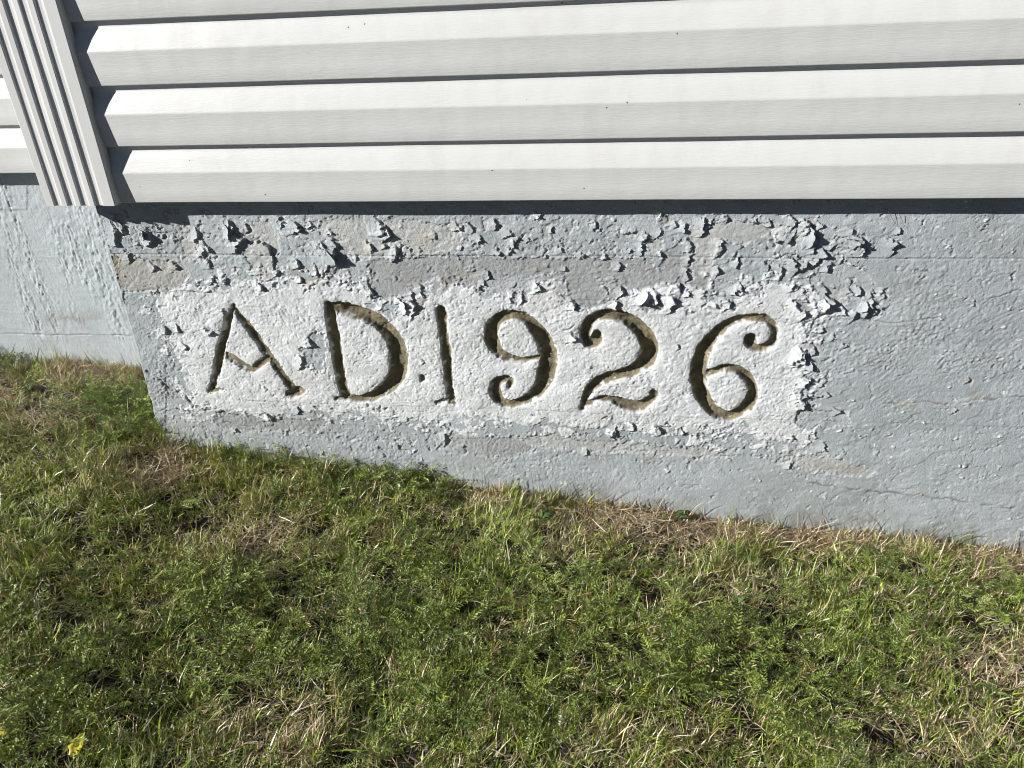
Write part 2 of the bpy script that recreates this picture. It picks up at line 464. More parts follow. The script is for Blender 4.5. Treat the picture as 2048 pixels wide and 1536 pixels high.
BLUE = np.array([0.432, 0.472, 0.495]); WHITE = np.array([0.715, 0.735, 0.755]); BEIGE = np.array([0.492, 0.505, 0.500])
GREY = np.array([0.375, 0.392, 0.40]); LGREY = np.array([0.455, 0.48, 0.50]); CONC = np.array([0.415, 0.418, 0.40]); RAW = np.array([0.19, 0.166, 0.106])
PATCHES = [
 (BEIGE, [(483, 452), (512, 444), (540, 440), (556, 470), (558, 505), (530, 535), (500, 535), (486, 505), (492, 478)]),
 (BEIGE, [(362, 470), (384, 466), (398, 492), (400, 517), (380, 523), (366, 505)]),
 (CONC, [(214, 500), (238, 520), (275, 518), (300, 522), (330, 520), (366, 524), (378, 545), (372, 572), (330, 580), (262, 582), (238, 575), (218, 548)]),
 (BEIGE, [(632, 437), (662, 432), (690, 434), (728, 430), (742, 470), (740, 512), (690, 520), (668, 505), (682, 478), (665, 462), (640, 465)]),
 (BEIGE, [(782, 436), (830, 440), (880, 447), (908, 444), (922, 470), (915, 500), (860, 506), (800, 508), (776, 480)]),
 (GREY, [(740, 520), (860, 512), (960, 512), (1080, 516), (1210, 514), (1210, 530), (1130, 545), (1075, 548), (1030, 560), (960, 560), (955, 575), (870, 556), (810, 590), (770, 600), (748, 590), (735, 560)]),
 (LGREY, [(955, 550), (975, 545), (1000, 542), (1050, 548), (1072, 555), (1060, 580), (1010, 590), (970, 588), (958, 570)]),
 (GREY, [(1130, 520), (1230, 512), (1300, 520), (1330, 560), (1300, 578), (1240, 580), (1222, 606), (1190, 612), (1160, 615), (1140, 590), (1130, 560)]),
 (BEIGE, [(1317, 427), (1350, 429), (1360, 445), (1345, 452), (1322, 448)]),
 (BEIGE, [(1382, 464), (1416, 447), (1464, 438), (1507, 444), (1575, 449), (1577, 458), (1535, 472), (1478, 486), (1439, 483), (1426, 503), (1424, 549), (1376, 543), (1385, 509), (1371, 483)]),
 (BEIGE, [(1606, 461), (1620, 443), (1637, 442), (1634, 459)]),
 (LGREY, [(1651, 532), (1691, 512), (1713, 534), (1759, 571), (1761, 611), (1722, 594), (1682, 600), (1676, 617), (1699, 625), (1640, 631), (1648, 594), (1620, 571), (1617, 557)]),
 (LGREY, [(1427, 560), (1445, 556), (1466, 566), (1473, 600), (1440, 602), (1425, 585)]),
 (GREY, [(1330, 500), (1370, 490), (1382, 540), (1420, 556), (1412, 575), (1350, 572), (1318, 560)]),
 (BEIGE, [(1296, 478), (1320, 470), (1328, 492), (1310, 505), (1298, 495)]),
 (LGREY, [(627, 659), (650, 667), (657, 702), (645, 738), (634, 748), (610, 718), (604, 697), (620, 690), (612, 679)]),
 (GREY, [(440, 822), (520, 835), (600, 838), (660, 842), (640, 858), (560, 862), (470, 858), (430, 845)]),
 (BEIGE, [(1020, 872), (1100, 870), (1200, 880), (1300, 890), (1400, 900), (1480, 902), (1440, 915), (1300, 908), (1160, 900), (1040, 890)]),
 (GREY, [(880, 880), (960, 872), (1030, 876), (1080, 900), (1010, 915), (920, 905)]),
 (LGREY, [(1316, 845), (1352, 845), (1358, 868), (1330, 872), (1312, 862)]),
 (LGREY, [(1560, 820), (1600, 818), (1690, 822), (1700, 850), (1640, 862), (1590, 850)]),
 (BEIGE, [(1575, 915), (1640, 905), (1700, 925), (1760, 945), (1720, 955), (1640, 945), (1590, 935)]),
]
PLAQUE = [(312, 583), (345, 580), (380, 574), (440, 568), (470, 560), (520, 562), (560, 556), (640, 558), (720, 563), (736, 590), (752, 612), (790, 626), (800, 614),
          (832, 598), (850, 578), (870, 562), (950, 560), (958, 582), (966, 590), (1036, 590), (1064, 582), (1076, 562), (1112, 562), (1132, 590), (1162, 620),
          (1200, 616), (1226, 604), (1240, 580), (1300, 574), (1370, 573), (1410, 571), (1420, 602), (1440, 606), (1470, 604), (1498, 568), (1590, 566), (1626, 570),
          (1635, 590), (1640, 606), (1634, 630), (1612, 640), (1614, 680), (1600, 700), (1606, 738), (1628, 748), (1602, 790), (1606, 812), (1598, 850), (1612, 868),
          (1580, 884), (1480, 866), (1400, 868), (1300, 862), (1220, 850), (1150, 856), (1050, 846), (960, 838), (900, 850), (830, 840), (700, 822), (620, 826),
          (600, 812), (540, 835), (480, 822), (420, 826), (372, 820), (384, 800), (362, 740), (340, 690), (322, 640), (308, 600)]
CRACKS = [([(1622, 631), (1747, 642), (1784, 644), (1844, 637), (1913, 633), (1941, 621), (1978, 596), (2010, 589), (2048, 575)], 1.0, 0.0014),
          ([(1617, 966), (1690, 974), (1780, 986), (1860, 995), (1940, 1004), (2060, 1020)], 1.8, 0.0016),
          ([(290, 742), (318, 760), (335, 776), (372, 790), (392, 818), (450, 826)], 2.4, 0.004),
          ([(1830, 541), (1865, 545), (1890, 540)], 1.4, 0.0012), ([(1885, 520), (1888, 540), (1870, 548)], 1.4, 0.0012),
          ([(1770, 805), (1860, 802), (1900, 812), (1960, 798), (2048, 792)], 1.0, 0.0010),
          ([(1110, 662), (1140, 656), (1150, 652)], 1.6, 0.002), ([(870, 645), (920, 632), (960, 634)], 0.8, 0.001),
          ([(246, 583), (300, 580), (390, 582)], 1.8, 0.002), ([(318, 822), (352, 818), (380, 822)], 1.6, 0.002),
          ([(1625, 822), (1680, 824), (1740, 820)], 1.0, 0.001), ([(1250, 900), (1400, 908), (1560, 914)], 1.0, 0.001),
          ([(366, 822), (480, 850), (560, 854)], 1.0, 0.001), ([(1530, 756), (1590, 752), (1640, 740)], 1.2, 0.0012)]

def axis_pts(segs):
    out = []
    for a, b_, s in segs: out.append(np.arange(a, b_, s))
    return np.concatenate(out + [[segs[-1][1]]])
xs = axis_pts([(WALLX, 1.07, 0.0021), (1.07, 1.4, 0.012), (1.4, 3.2, 0.06)])
zs = axis_pts([(CAMZ - 1.60, CAMZ - 1.33, 0.03), (CAMZ - 1.33, CAMZ - 1.0, 0.0023), (CAMZ - 1.0, CAMZ - 0.425, 0.0018), (CAMZ - 0.425, LIP0 + 0.006, 0.006)])
X, Z = np.meshgrid(xs, zs, indexing='ij')
PX, PY = project(X, np.zeros_like(X), Z)

def relief_main(X, Z, px, py):
    # warped pixel coordinates give the torn, ragged edges
    wx = px + 7 * fbm(X * 45, Z * 45, 11, 3) + 2.5 * vnoise(X * 260, Z * 260, 12)
    wy = py + 7 * fbm(X * 45, Z * 45, 13, 3) + 2.5 * vnoise(X * 260, Z * 260, 14)
    # -- surface texture, stronger and weaker in places
    amp = 0.55 + 0.35 * fbm(X * 5, Z * 5, 20, 2)
    amp += 0.55 * np.exp(-(((px - 1800) / 260) ** 2 + ((py - 690) / 90) ** 2))
    amp += 0.6 * np.exp(-(((px - 800) / 260) ** 2 + ((py - 925) / 45) ** 2))
    amp += 0.9 * sstep(250, 280, px) * (1 - sstep(335, 360, px)) * sstep(582, 592, py)
    amp -= 0.35 * np.exp(-(((px - 1850) / 260) ** 2 + ((py - 990) / 70) ** 2))
    amp += 0.18 * ((px > 345) & (px < 1610) & (py > 600) & (py < 850))
    amp = np.clip(amp, 0.22, 1.5)
    amp = amp * (0.55 + 0.95 * sstep(-0.35, 0.45, fbm(X * 13, Z * 15, 19, 3)))
    tex = 0.75 * fbm(X * 165, Z * 180, 21, 3, 0.62) + 0.16 * (1 - np.abs(vnoise(X * 110, Z * 140, 22)) * 2)
    rough = vnoise(X * 330, Z * 330, 23)
    h = 0.00125 * amp * tex + 0.00036 * amp * rough
    h += 0.0026 * fbm(X * 6, Z * 9, 24, 3) + 0.0009 * fbm(X * 4, Z * 34, 97, 3) * sstep(1350, 1700, px)                      # uneven form work
    crk_a = np.abs(vnoise(X * 95 + 2.5 * vnoise(X * 40, Z * 40, 16), Z * 62 + 2.5 * vnoise(X * 40, Z * 40, 17), 18))
    h -= 0.0011 * np.exp(-(crk_a / 0.07) ** 2) * sstep(0.22, 0.5, fbm(X * 18, Z * 18, 15, 3) + 0.26 * ((px > 345) & (px < 1610) & (py > 560) & (py < 870)))
    brush = fbm(X * 14, Z * 170, 25, 2)
    h += 0.00028 * brush * sstep(-0.1, 0.5, fbm(X * 4, Z * 4, 26, 2) + 0.7 * np.exp(-(((px - 1850) / 300) ** 2 + ((py - 1000) / 90) ** 2)))
    ang_ = 0.25 + 0.5 * vnoise(X * 2.2, Z * 2.2, 62)
    ca_, sa_ = np.cos(ang_), np.sin(ang_)
    h += 0.00055 * fbm((X * ca_ + Z * sa_) * 22, (-X * sa_ + Z * ca_) * 150, 63, 3) * sstep(-0.25, 0.35, fbm(X * 6, Z * 7, 64, 2))
    # form-board joints
    zj = CAMZ - 0.5535 + 0.0015 * vnoise(X * 6, X * 0, 27)
    h += 0.0011 * sstep(-0.001, 0.0015, Z - zj) * sstep(0.55, 0.2, np.abs(fbm(X * 5, X * 0 + 3, 28, 2)))
    h -= 0.0012 * np.exp(-((Z - zj + 0.001) / 0.0016) ** 2)
    zj2 = CAMZ - 0.945 + 0.003 * vnoise(X * 4, X * 0, 29)
    h += 0.0008 * sstep(0, 0.002, Z - zj2)
    col = np.empty(X.shape + (3,)); cn = fbm(X * 9, Z * 9, 30, 3)
    col[:] = BLUE * (1 + 0.10 * cn[..., None] + 0.05 * fbm(X * 2.2, Z * 3, 67, 2)[..., None])
    film = 0.0015
    # -- zones where paint has come off in small pits
    dens = np.clip(1.2 - np.abs(py - 468) / 70, 0, 1) * sstep(205, 260, px) * (1 - sstep(1650, 1830, px))
    dens = dens * (0.55 + 0.45 * (1 - sstep(900, 1250, px) * (1 - sstep(1300, 1400, px)) * 0.5))
    band = np.clip(1.0 - np.abs(py - (862 + (px - 400) * 0.04)) / 42, 0, 1) * sstep(330, 400, px) * (1 - sstep(1620, 1720, px))
    dens = np.maximum(dens, 0.85 * band)
    dens = np.maximum(dens, 0.8 * np.clip(1 - np.abs(py - 590) / 34, 0, 1) * sstep(350, 420, px) * (1 - sstep(1640, 1760, px)))
    dens = np.maximum(dens, 0.75 * np.clip(1 - np.abs(px - 1625) / 60, 0, 1) * sstep(560, 620, py) * (1 - sstep(860, 900, py)))
    pn = fbm(X * 62, Z * 70, 31, 3, 0.6)
    pit = (pn - (0.62 - 0.42 * dens)) * 26
    pcn = fbm(X * 20, Z * 20, 32, 2)
    # -- torn-off patches
    sd = np.full(X.shape, -40.0)
    under = np.where((pcn > 0.12)[..., None], BEIGE, np.where((pcn > -0.2)[..., None], LGREY, GREY))
    for c, poly in PATCHES:
        s = poly_sd(wx, wy, poly) + 6 * fbm(X * 70, Z * 70, 89, 3, 0.6) * (c is not CONC); k = s > np.maximum(sd, -6)
        under = np.where(k[..., None], c, under); sd = np.maximum(sd, s)
    pq = poly_sd(wx + 7 * fbm(X * 22, Z * 22, 68, 3), wy + 7 * fbm(X * 22, Z * 22, 69, 3), PLAQUE)
    # crumbs of the white coat left hanging on below and around it
    ring = np.clip(1 - np.abs(pq + 12) / 26, 0, 1)
    isl = (fbm(X * 55, Z * 75, 84, 3, 0.6) - 0.62 + 0.62 * ring) * 26
    pq = np.where(pq < 0, np.maximum(pq, np.minimum(isl, 3)), pq)
    hole = (fbm(X * 60, Z * 75, 85, 3, 0.6) - 0.75 + 0.55 * np.clip(1 - np.abs(pq - 8) / 22, 0, 1)) * 22
    pq = np.where(pq > 0, np.where(hole > 0, -np.minimum(hole, 4), pq), pq)
    # white paint coat of the plaque
    white = pq > 0
    wn = fbm(X * 16, Z * 16, 33, 3)
    wcol = WHITE * (1 + 0.035 * wn[..., None])
    worn = sstep(-0.02, 0.35, fbm(X * 26, Z * 30, 34, 4, 0.6) - 0.16)   # where the white has worn thin to grey
    wcol = wcol * (1 - 0.35 * worn[..., None]) + LGREY * 0.35 * worn[..., None]
    col = np.where(white[..., None], wcol, col)
    # top lip of the panel and the rough left border strip
    left = (px < 330) & (py > 584)
    col = np.where((left & ~white)[..., None], BLUE * 0.95 * (1 + 0.10 * fbm(X * 60, Z * 60, 35, 2)[..., None]), col)
    h += film
    h += 0.0007 * sstep(0, 2, pq)
    coat = fbm(X * 15, Z * 17, 65, 4, 0.6)
    h += (0.0010 * sstep(0.02, 0.07, coat) + 0.0008 * sstep(-0.22, -0.18, coat)) * (pq > 0)
    h += 0.0008 * sstep(0.12, 0.16, fbm(X * 11, Z * 15, 66, 4, 0.6)) * (pq < 0)
    h += 0.0016 * sstep(0.15, 0.9, fbm(X * 34, Z * 40, 36, 2)) * np.exp(-np.clip(pq, 0, 40) / 4) * (pq > 0)       # white edge lifting
    allp = np.maximum(sd, pit)
    # inside the plaque only the LGREY patch next to D and border pits count
    inner = sstep(6, 16, pq)
    pitp = pit - 14 * inner
    allp = np.maximum(np.where((pq > 10) & (px > 700), -40, sd), pitp)
    off = sstep(-0.6, 0.8, allp)
    h -= (film + 0.0006 * white) * off
    lift = sstep(0.0, 0.7, fbm(X * 48, Z * 52, 37, 2)) * np.exp(-np.clip(-allp, 0, 40) / 3.2) * (allp < 0.4)
    h += 0.0024 * lift * (1 - off)
    u2 = under * (1 + 0.07 * fbm(X * 50, Z * 50, 38, 2)[..., None])
    col = col * (1 - off[..., None]) + u2 * off[..., None]
    # the exposed coat is stippled
    h += 0.00055 * off * fbm(X * 160, Z * 160, 39, 2)
    # pale torn rim of the film
    rim = np.exp(-np.abs(allp + 1.0) / 1.1) * (1 - off) * (~white)
    col = col + (LGREY * 1.25 - col) * (0.45 * rim)[..., None]
    gr = sstep(0.0, 0.6, fbm(X * 5.5, Z * 8, 86, 4, 0.6)) * (0.6 + 0.4 * vnoise(X * 120, Z * 120, 87))
    col = col * (1 - 0.15 * gr[..., None] * np.array([0.85, 0.95, 1.15]))
    # scattered nicks and bubbles
    nk = fbm(X * 190, Z * 190, 40, 2)
    nick = sstep(0.44, 0.56, nk) * (0.35 + 0.65 * sstep(0.1, 0.5, fbm(X * 8, Z * 8, 41, 2) + 0.6 * (pq > 0) + 0.3 * band))
    h -= 0.0012 * nick
    # broken crack lines
    crk = np.zeros(X.shape)
    for pts, wd, dp in CRACKS:
        d = line_d(px + 3.5 * fbm(X * 60, Z * 60, 42, 3), py + 5 * fbm(X * 60, Z * 60, 43, 3), pts)
        g = np.exp(-(d / wd) ** 2) * sstep(-0.4, 0.1, fbm(X * 40, Z * 40, 44, 2)); h -= dp * g
        h += 0.0008 * np.exp(-((d - 4) / 3.0) ** 2) * sstep(0, .5, fbm(X * 55, Z * 55, 45, 2))
        crk = np.maximum(crk, g)
    # stains
    def stain(c, cx, cy, rx, ry, k):
        nonlocal col
        a = k * np.exp(-((px - cx) / rx) ** 2 - ((py - cy) / ry) ** 2) * sstep(-0.2, 0.5, fbm(X * 30, Z * 30, int(cx), 3))
        col = col + (np.array(c) - col) * a[..., None]
    YEL = (0.50, 0.44, 0.26); BRN = (0.30, 0.24, 0.17)
    for s in ((YEL, 905, 545, 26, 14, 0.7), (YEL, 850, 480, 14, 14, 0.5), (YEL, 735, 500, 40, 18, 0.3), (BRN, 880, 560, 60, 14, 0.4), (BRN, 560, 545, 130, 14, 0.55),
              (BRN, 700, 540, 60, 12, 0.4), (BRN, 230, 530, 20, 22, 0.6), (YEL, 222, 520, 12, 14, 0.6), (BRN, 320, 510, 60, 12, 0.4), (BRN, 600, 560, 50, 8, 0.5), (BRN, 1090, 540, 30, 20, 0.3),
              (BRN, 1600, 550, 18, 16, 0.6), (YEL, 1590, 562, 10, 10, 0.5), (YEL, 620, 563, 20, 6, 0.5), (BRN, 1945, 760, 14, 8, 0.8), (BRN, 1855, 803, 26, 6, 0.7),
              (YEL, 1830, 808, 50, 5, 0.5), (BRN, 1960, 790, 40, 12, 0.35), (BRN, 1700, 935, 80, 10, 0.3), (BRN, 1300, 920, 160, 12, 0.3), (YEL, 1640, 822, 50, 5, 0.5),
              (BRN, 640, 905, 10, 50, 0.25), (BRN, 330, 790, 40, 26, 0.4), (BRN, 350, 840, 60, 14, 0.3), (BRN, 1880, 990, 90, 6, 0.4), (BRN, 1400, 1010, 400, 14, 0.12)):
        stain(*s)
    col = col * (1 - 0.45 * crk[..., None])
    # dirt splashed along the ground
    gz = np.interp(X, GX, GZ)
    spl = 1.3 * sstep(0.08, 0.0, Z - gz - 0.02) * sstep(-0.5, 0.5, fbm(X * 25, Z * 25, 46, 3))
    col = col * (1 - 0.35 * spl[..., None]) + np.array([0.12, 0.10, 0.07]) * 0.35 * spl[..., None]
    # panel: the lettered field sits a little behind the band above it
    h -= 0.0018 * sstep(581, 584, py + 0.8 * vnoise(X * 40, Z * 40, 47)) * (1 - sstep(392, 470, px)) * (px > 240)
    # raised chamfer left
    h += 0.0012 * sstep(0, 1, left & (pq < 0))
    return h, col, pq

h, col, pq = relief_main(X, Z, PX, PY)
# ---- lifted paint: every flake still hangs on to the film by one side
k4 = lambda l: [(1280 + x / 3.531, 390 + y / 3.531, s / 3.531, a, c) for x, y, s, a, c in l]
k7 = lambda l: [(1548 + x / 2.164, 390 + y / 2.164, s / 2.164, a, c) for x, y, s, a, c in l]
k3 = lambda l: [(780 + x / 3.938, 390 + y / 3.938, s / 3.938, a, c) for x, y, s, a, c in l]
k2 = lambda l: [(180 + x / 3.303, 390 + y / 3.303, s / 3.303, a, c) for x, y, s, a, c in l]
k8 = lambda l: [(1140 + x / 3.793, 580 + y / 3.793, s / 3.793, a, c) for x, y, s, a, c in l]
B_, W_C, G_ = 'b', 'w', 'g'
FL = k4([(1150, 220, 60, 30, B_), (1250, 215, 50, 0, B_), (1170, 310, 120, 0, B_), (1225, 440, 95, 20, B_), (1090, 480, 100, 60, B_), (1040, 500, 90, 80, W_C),
         (1480, 330, 110, 40, B_), (1740, 370, 100, 30, B_), (1795, 255, 50, 20, W_C), (1040, 200, 70, 10, B_), (1000, 265, 90, -70, B_), (880, 185, 60, -30, W_C),
         (790, 165, 50, -20, W_C), (590, 170, 45, 0, W_C), (475, 200, 40, 10, W_C), (405, 225, 80, 40, B_), (290, 225, 60, 20, B_), (225, 210, 40, 0, B_),
         (320, 355, 60, 0, B_), (315, 460, 55, 20, W_C), (315, 570, 60, 40, W_C), (530, 380, 70, 30, B_), (515, 545, 55, 40, W_C), (690, 360, 45, 10, B_), (670, 450, 60, 0, B_),
         (965, 545, 55, 30, W_C), (915, 550, 50, 40, B_), (870, 515, 45, 40, B_), (1290, 525, 60, 10, B_), (1680, 700, 50, 0, W_C), (1520, 670, 60, 0, W_C), (1480, 690, 34, 0, B_),
         (1400, 805, 60, 30, B_), (1455, 860, 95, 70, W_C), (1585, 770, 110, -20, B_), (1640, 790, 80, -50, B_), (1250, 765, 130, 0, W_C), (1085, 815, 95, 10, W_C), (170, 760, 110, 20, W_C),
         (30, 720, 110, -40, W_C), (250, 690, 80, 70, W_C), (310, 690, 50, 0, W_C), (1040, 655, 60, 40, W_C), (670, 650, 55, -20, W_C), (520, 760, 60, -30, W_C), (580, 770, 70, 50, W_C),
         (1425, 1070, 50, 10, B_), (1350, 1000, 40, 0, B_), (1262, 950, 44, 0, B_), (1085, 1130, 85, -30, W_C), (1195, 1090, 60, 0, W_C), (1140, 1120, 44, 0, W_C),
         (150, 170, 60, 120, B_), (110, 270, 50, 20, B_), (20, 290, 50, 0, B_), (120, 410, 50, 0, B_)])
FL += k7([(85, 705, 60, 0, W_C), (138, 735, 46, -30, W_C), (118, 800, 50, -20, W_C), (95, 890, 62, 20, W_C), (68, 1045, 28, 0, W_C), (200, 1090, 35, -20, B_), (260, 935, 44, 0, B_),
          (222, 862, 24, 0, B_), (60, 1165, 30, -20, B_), (830, 800, 24, 0, B_)])
FL += k3([(505, 250, 76, -10, B_), (675, 335, 62, -20, B_), (795, 235, 76, 0, B_), (890, 300, 76, 0, B_), (960, 350, 76, 40, B_), (945, 385, 60, -20, B_), (1070, 355, 36, 0, B_), (550, 410, 36, 0, B_),
          (1480, 470, 56, 20, B_), (1580, 235, 50, 0, B_), (1255, 275, 40, 0, B_), (1985, 340, 50, 0, B_), (1770, 560, 70, 0, G_), (1365, 580, 44, 0, G_), (750, 625, 60, 30, G_), (700, 700, 56, -10, G_),
          (1125, 720, 90, 20, W_C), (945, 780, 54, 20, W_C), (1020, 805, 64, 30, W_C), (150, 775, 64, 20, W_C), (225, 745, 64, 30, W_C), (120, 890, 150, 15, W_C), (1410, 850, 90, 0, W_C),
          (1770, 770, 80, 20, W_C), (1750, 870, 70, 40, W_C), (1990, 790, 84, -30, W_C), (1405, 1120, 76, 0, W_C), (30, 430, 60, -10, B_), (1140, 155, 60, 30, W_C), (620, 262, 60, 50, W_C),
          (830, 440, 60, -30, B_), (930, 440, 50, 20, B_), (1330, 430, 50, 30, B_), (1200, 440, 40, 0, B_), (1860, 450, 60, 0, B_), (1960, 430, 50, 30, B_), (1670, 470, 50, -20, B_)])
FL += k2([(110, 240, 110, -20, B_), (170, 215, 80, 20, B_), (345, 265, 110, 0, B_), (215, 410, 95, 30, B_), (685, 260, 66, -30, B_), (740, 325, 76, 0, B_), (722, 375, 60, 0, B_), (750, 440, 66, 0, B_),
          (540, 460, 66, -20, B_), (400, 470, 54, -10, B_), (910, 265, 140, -10, B_), (905, 185, 50, 0, B_), (1015, 215, 56, 0, B_), (1140, 410, 130, 50, G_), (1225, 180, 66, 10, W_C), (1320, 220, 100, 30, B_),
          (1575, 245, 50, 0, B_), (1580, 320, 84, 0, B_), (1520, 430, 150, 35, W_C), (1475, 490, 56, -30, B_), (1880, 200, 96, -20, B_), (1920, 270, 84, -10, B_), (1835, 340, 50, 10, B_), (2010, 370, 76, -20, W_C),
          (1335, 450, 66, -10, B_), (1215, 520, 56, 20, B_), (1825, 615, 100, -20, W_C), (870, 555, 60, 10, W_C), (790, 555, 66, -30, W_C), (1100, 590, 66, -20, W_C), (480, 890, 60, 0, W_C), (560, 870, 56, -40, W_C),
          (760, 900, 66, 0, W_C), (605, 1000, 54, 0, W_C), (1430, 970, 66, 10, G_), (1380, 1100, 66, 10, W_C), (1375, 550, 46, 0, B_), (140, 150, 60, 30, B_), (430, 210, 50, 40, W_C), (1440, 190, 50, -20, B_)])
FL += k8([(310, 1060, 76, -20, W_C), (445, 1030, 60, 0, W_C), (640, 1065, 66, 10, W_C), (820, 1060, 66, -20, W_C), (1730, 860, 60, 10, W_C), (800, 430, 40, 0, W_C)])
FL += [(530, 832, 24, -30, W_C), (590, 821, 18, 20, W_C), (1905, 820, 9, 0, B_), (883, 880, 18, 0, B_), (1170, 905, 14, 0, B_), (640, 905, 12, 0, B_), (465, 860, 16, 20, G_)]

RAMPS = []          # owner bookkeeping for the flakes large enough to pick out
own_fl = np.full(X.shape, -1)
EXPO = [BEIGE, LGREY, GREY]
def lift_paint(fx, fy, size_px, ang, rg, k, expose=True):
    global h, col
    p = at(fx, fy, 0.0); L = size_px * 0.00105; Wd = L * rg.uniform(0.75, 1.7); H = min(L * rg.uniform(0.16, 0.34), 0.0085) * (1.0 if k is not None else 0.72)
    a = math.radians(ang); R0 = max(L, Wd) * 1.5
    i0, i1 = np.searchsorted(xs, [p[0] - R0, p[0] + R0]); j0, j1 = np.searchsorted(zs, [p[2] - R0, p[2] + R0])
    if i1 - i0 < 2 or j1 - j0 < 2: return
    sl_ = (slice(i0, i1), slice(j0, j1)); x = X[sl_] - p[0]; z = Z[sl_] - p[2]
    sd0 = int(rg.integers(1, 9999)); f1 = 1.3 / L
    x = x + 0.14 * L * fbm(X[sl_] * f1, Z[sl_] * f1, sd0, 2); z = z + 0.14 * L * fbm(X[sl_] * f1, Z[sl_] * f1, sd0 + 5, 2)
    u = (x * math.cos(a) + z * math.sin(a)) / L + 0.5; v = (-x * math.sin(a) + z * math.cos(a)) / Wd * 2
    sk = rg.uniform(-0.25, 0.25); jag = 0.18 * vnoise(v * 2.5 + sd0, v * 0 + 1.0, 3) + 0.10 * vnoise(v * 6 + sd0, v * 0, 4)
    ue = 1 - rg.uniform(0.2, 0.7) * v ** 2 + sk * v + jag
    on = (u > 0) & (u < ue) & (np.abs(v) < 1)
    pr_ = rg.uniform(1.15, 2.1)
    add = H * np.clip(u, 0, 1.3) ** pr_ * (1 - 0.35 * v ** 2) + H * 0.25 * v * sk * u
    if expose:
        ex = (u >= ue) & (u < ue + rg.uniform(0.15, 0.6)) & (np.abs(v) < 0.9 - 0.3 * (u - ue))
        h[sl_] = h[sl_] - 0.0015 * ex
        c = EXPO[int(rg.integers(3))]; col[sl_] = np.where(ex[..., None], c * (1 + 0.08 * vnoise(X[sl_] * 200, Z[sl_] * 200, 5))[..., None], col[sl_])
    h[sl_] = np.where(on, h[sl_] + add, h[sl_])
    if k is not None: own_fl[sl_] = np.where(on & (u > 0.05), k, own_fl[sl_])
rg = np.random.default_rng(7)
for fi, (fx, fy, s_, a_, c_) in enumerate(FL):
    lift_paint(fx, fy, s_ * 1.3, a_ * 0.8 + rg.uniform(-30, 20) - 8, rg, fi)
cnt = 0
while cnt < 480:
    fx = rg.uniform(210, 1770); r_ = rg.random()
    if r_ < 0.50: fy = rg.normal(482, 32)
    elif r_ < 0.66: fy = rg.normal(585, 16)
    elif r_ < 0.73: fx = rg.normal(1625, 26); fy = rg.uniform(590, 860)
    elif r_ < 0.80: fy = rg.uniform(600, 830); fx = rg.uniform(370, 1600)
    else: fy = rg.normal(862 + (fx - 400) * 0.035, 24)
    if fy < 434 or fy > 945 or fx < 222 + (fy - 440) * 0.2: continue
    if 1380 < fx < 1570 and 445 < fy < 480: continue
    if vnoise(np.array(fx / 55.0), np.array(fy / 26.0), 88) < rg.uniform(-0.6, 0.3): continue
    lift_paint(fx, fy, min(4.5 + rg.exponential(4.0), 18), rg.normal(-5, 60), rg, None, rg.random() < 0.5); cnt += 1

# ---- carve the characters
best = np.full(X.shape, -99.0); owner = np.full(X.shape, -1); carve = np.zeros(X.shape)
jx = 0.9 * vnoise(X * 190, Z * 190, 50) + 1.5 * vnoise(X * 60, Z * 60, 51)
jy = 0.9 * vnoise(X * 190, Z * 190, 52) + 1.5 * vnoise(X * 60, Z * 60, 53)
for ci, (_, _, strokes) in enumerate(CHARS):
    allp_ = np.concatenate([np.array(s)[:, :2] for s in strokes])
    mk = (PX > allp_[:, 0].min() - 45) & (PX < allp_[:, 0].max() + 45) & (PY > allp_[:, 1].min() - 45) & (PY < allp_[:, 1].max() + 45)
    qx = PX[mk] + jx[mk]; qy = PY[mk] + jy[mk]
    bs = np.full(qx.shape, -99.0); bw = np.full(qx.shape, 5.0)
    for s in strokes:
        a, b_ = seg_sd(qx, qy, smooth_stroke(s)); k = a > bs
        bs = np.where(k, a, bs); bw = np.where(k, b_, bw)
    bs = bs + 1.0; bw = bw + 1.0
    t = np.clip(bs / bw, 0, 1); dm = np.clip(bw * 2 * 0.00105 * 0.56, 0.0065, 0.019)
    dm = dm * (1.08 + 0.35 * vnoise(X[mk] * 28, Z[mk] * 28, 98))
    dep = dm * (1 - (1 - np.clip(t * 1.2, 0, 1)) ** 2.6)
    dep = dep + 0.0007 * fbm(X[mk] * 90, Z[mk] * 90, 54, 3) * sstep(0, 2, bs)
    sub = carve[mk]; carve[mk] = np.where(bs > 0, np.maximum(sub, dep), sub)
    bb = best[mk]; oo = owner[mk]; kk = bs > bb
    best[mk] = np.where(kk, bs, bb); owner[mk] = np.where(kk & (bs > 0), ci, oo)
h = h - carve - 0.0020 * np.exp(-np.clip(-best, 0, 30) / 4.5) * (best <= 0)          # slightly worn arris
inn = sstep(0.2, 3.4 , best + 1.4 * fbm(X * 70, Z * 70, 55, 2))
rem_ = sstep(0.30, 0.42, fbm(X * 75, Z * 75, 99, 3)) * (best > 0) * (1 - sstep(3, 9, best)); inn = inn * (1 - 0.8 * rem_)
rawc = RAW * (1 + 0.28 * fbm(X * 60, Z * 60, 56, 3)[..., None]) * (1 + 0.25 * vnoise(X * 300, Z * 300, 57)[..., None])
oc = sstep(0.1, 0.6, fbm(X * 40, Z * 40, 58, 2))
rawc = rawc * (1 - oc[..., None] * 0.4) + np.array([0.34, 0.27, 0.15]) * oc[..., None] * 0.4
col = col * (1 - inn[..., None]) + rawc * inn[..., None]
h = np.where(X < WALLX + 0.004, h - 0.0035 * (1 - (X - WALLX) / 0.004) ** 2, h)       # worn outer corner
MAINH = h; MAINX = xs; MAINZ = zs
Yv = -h
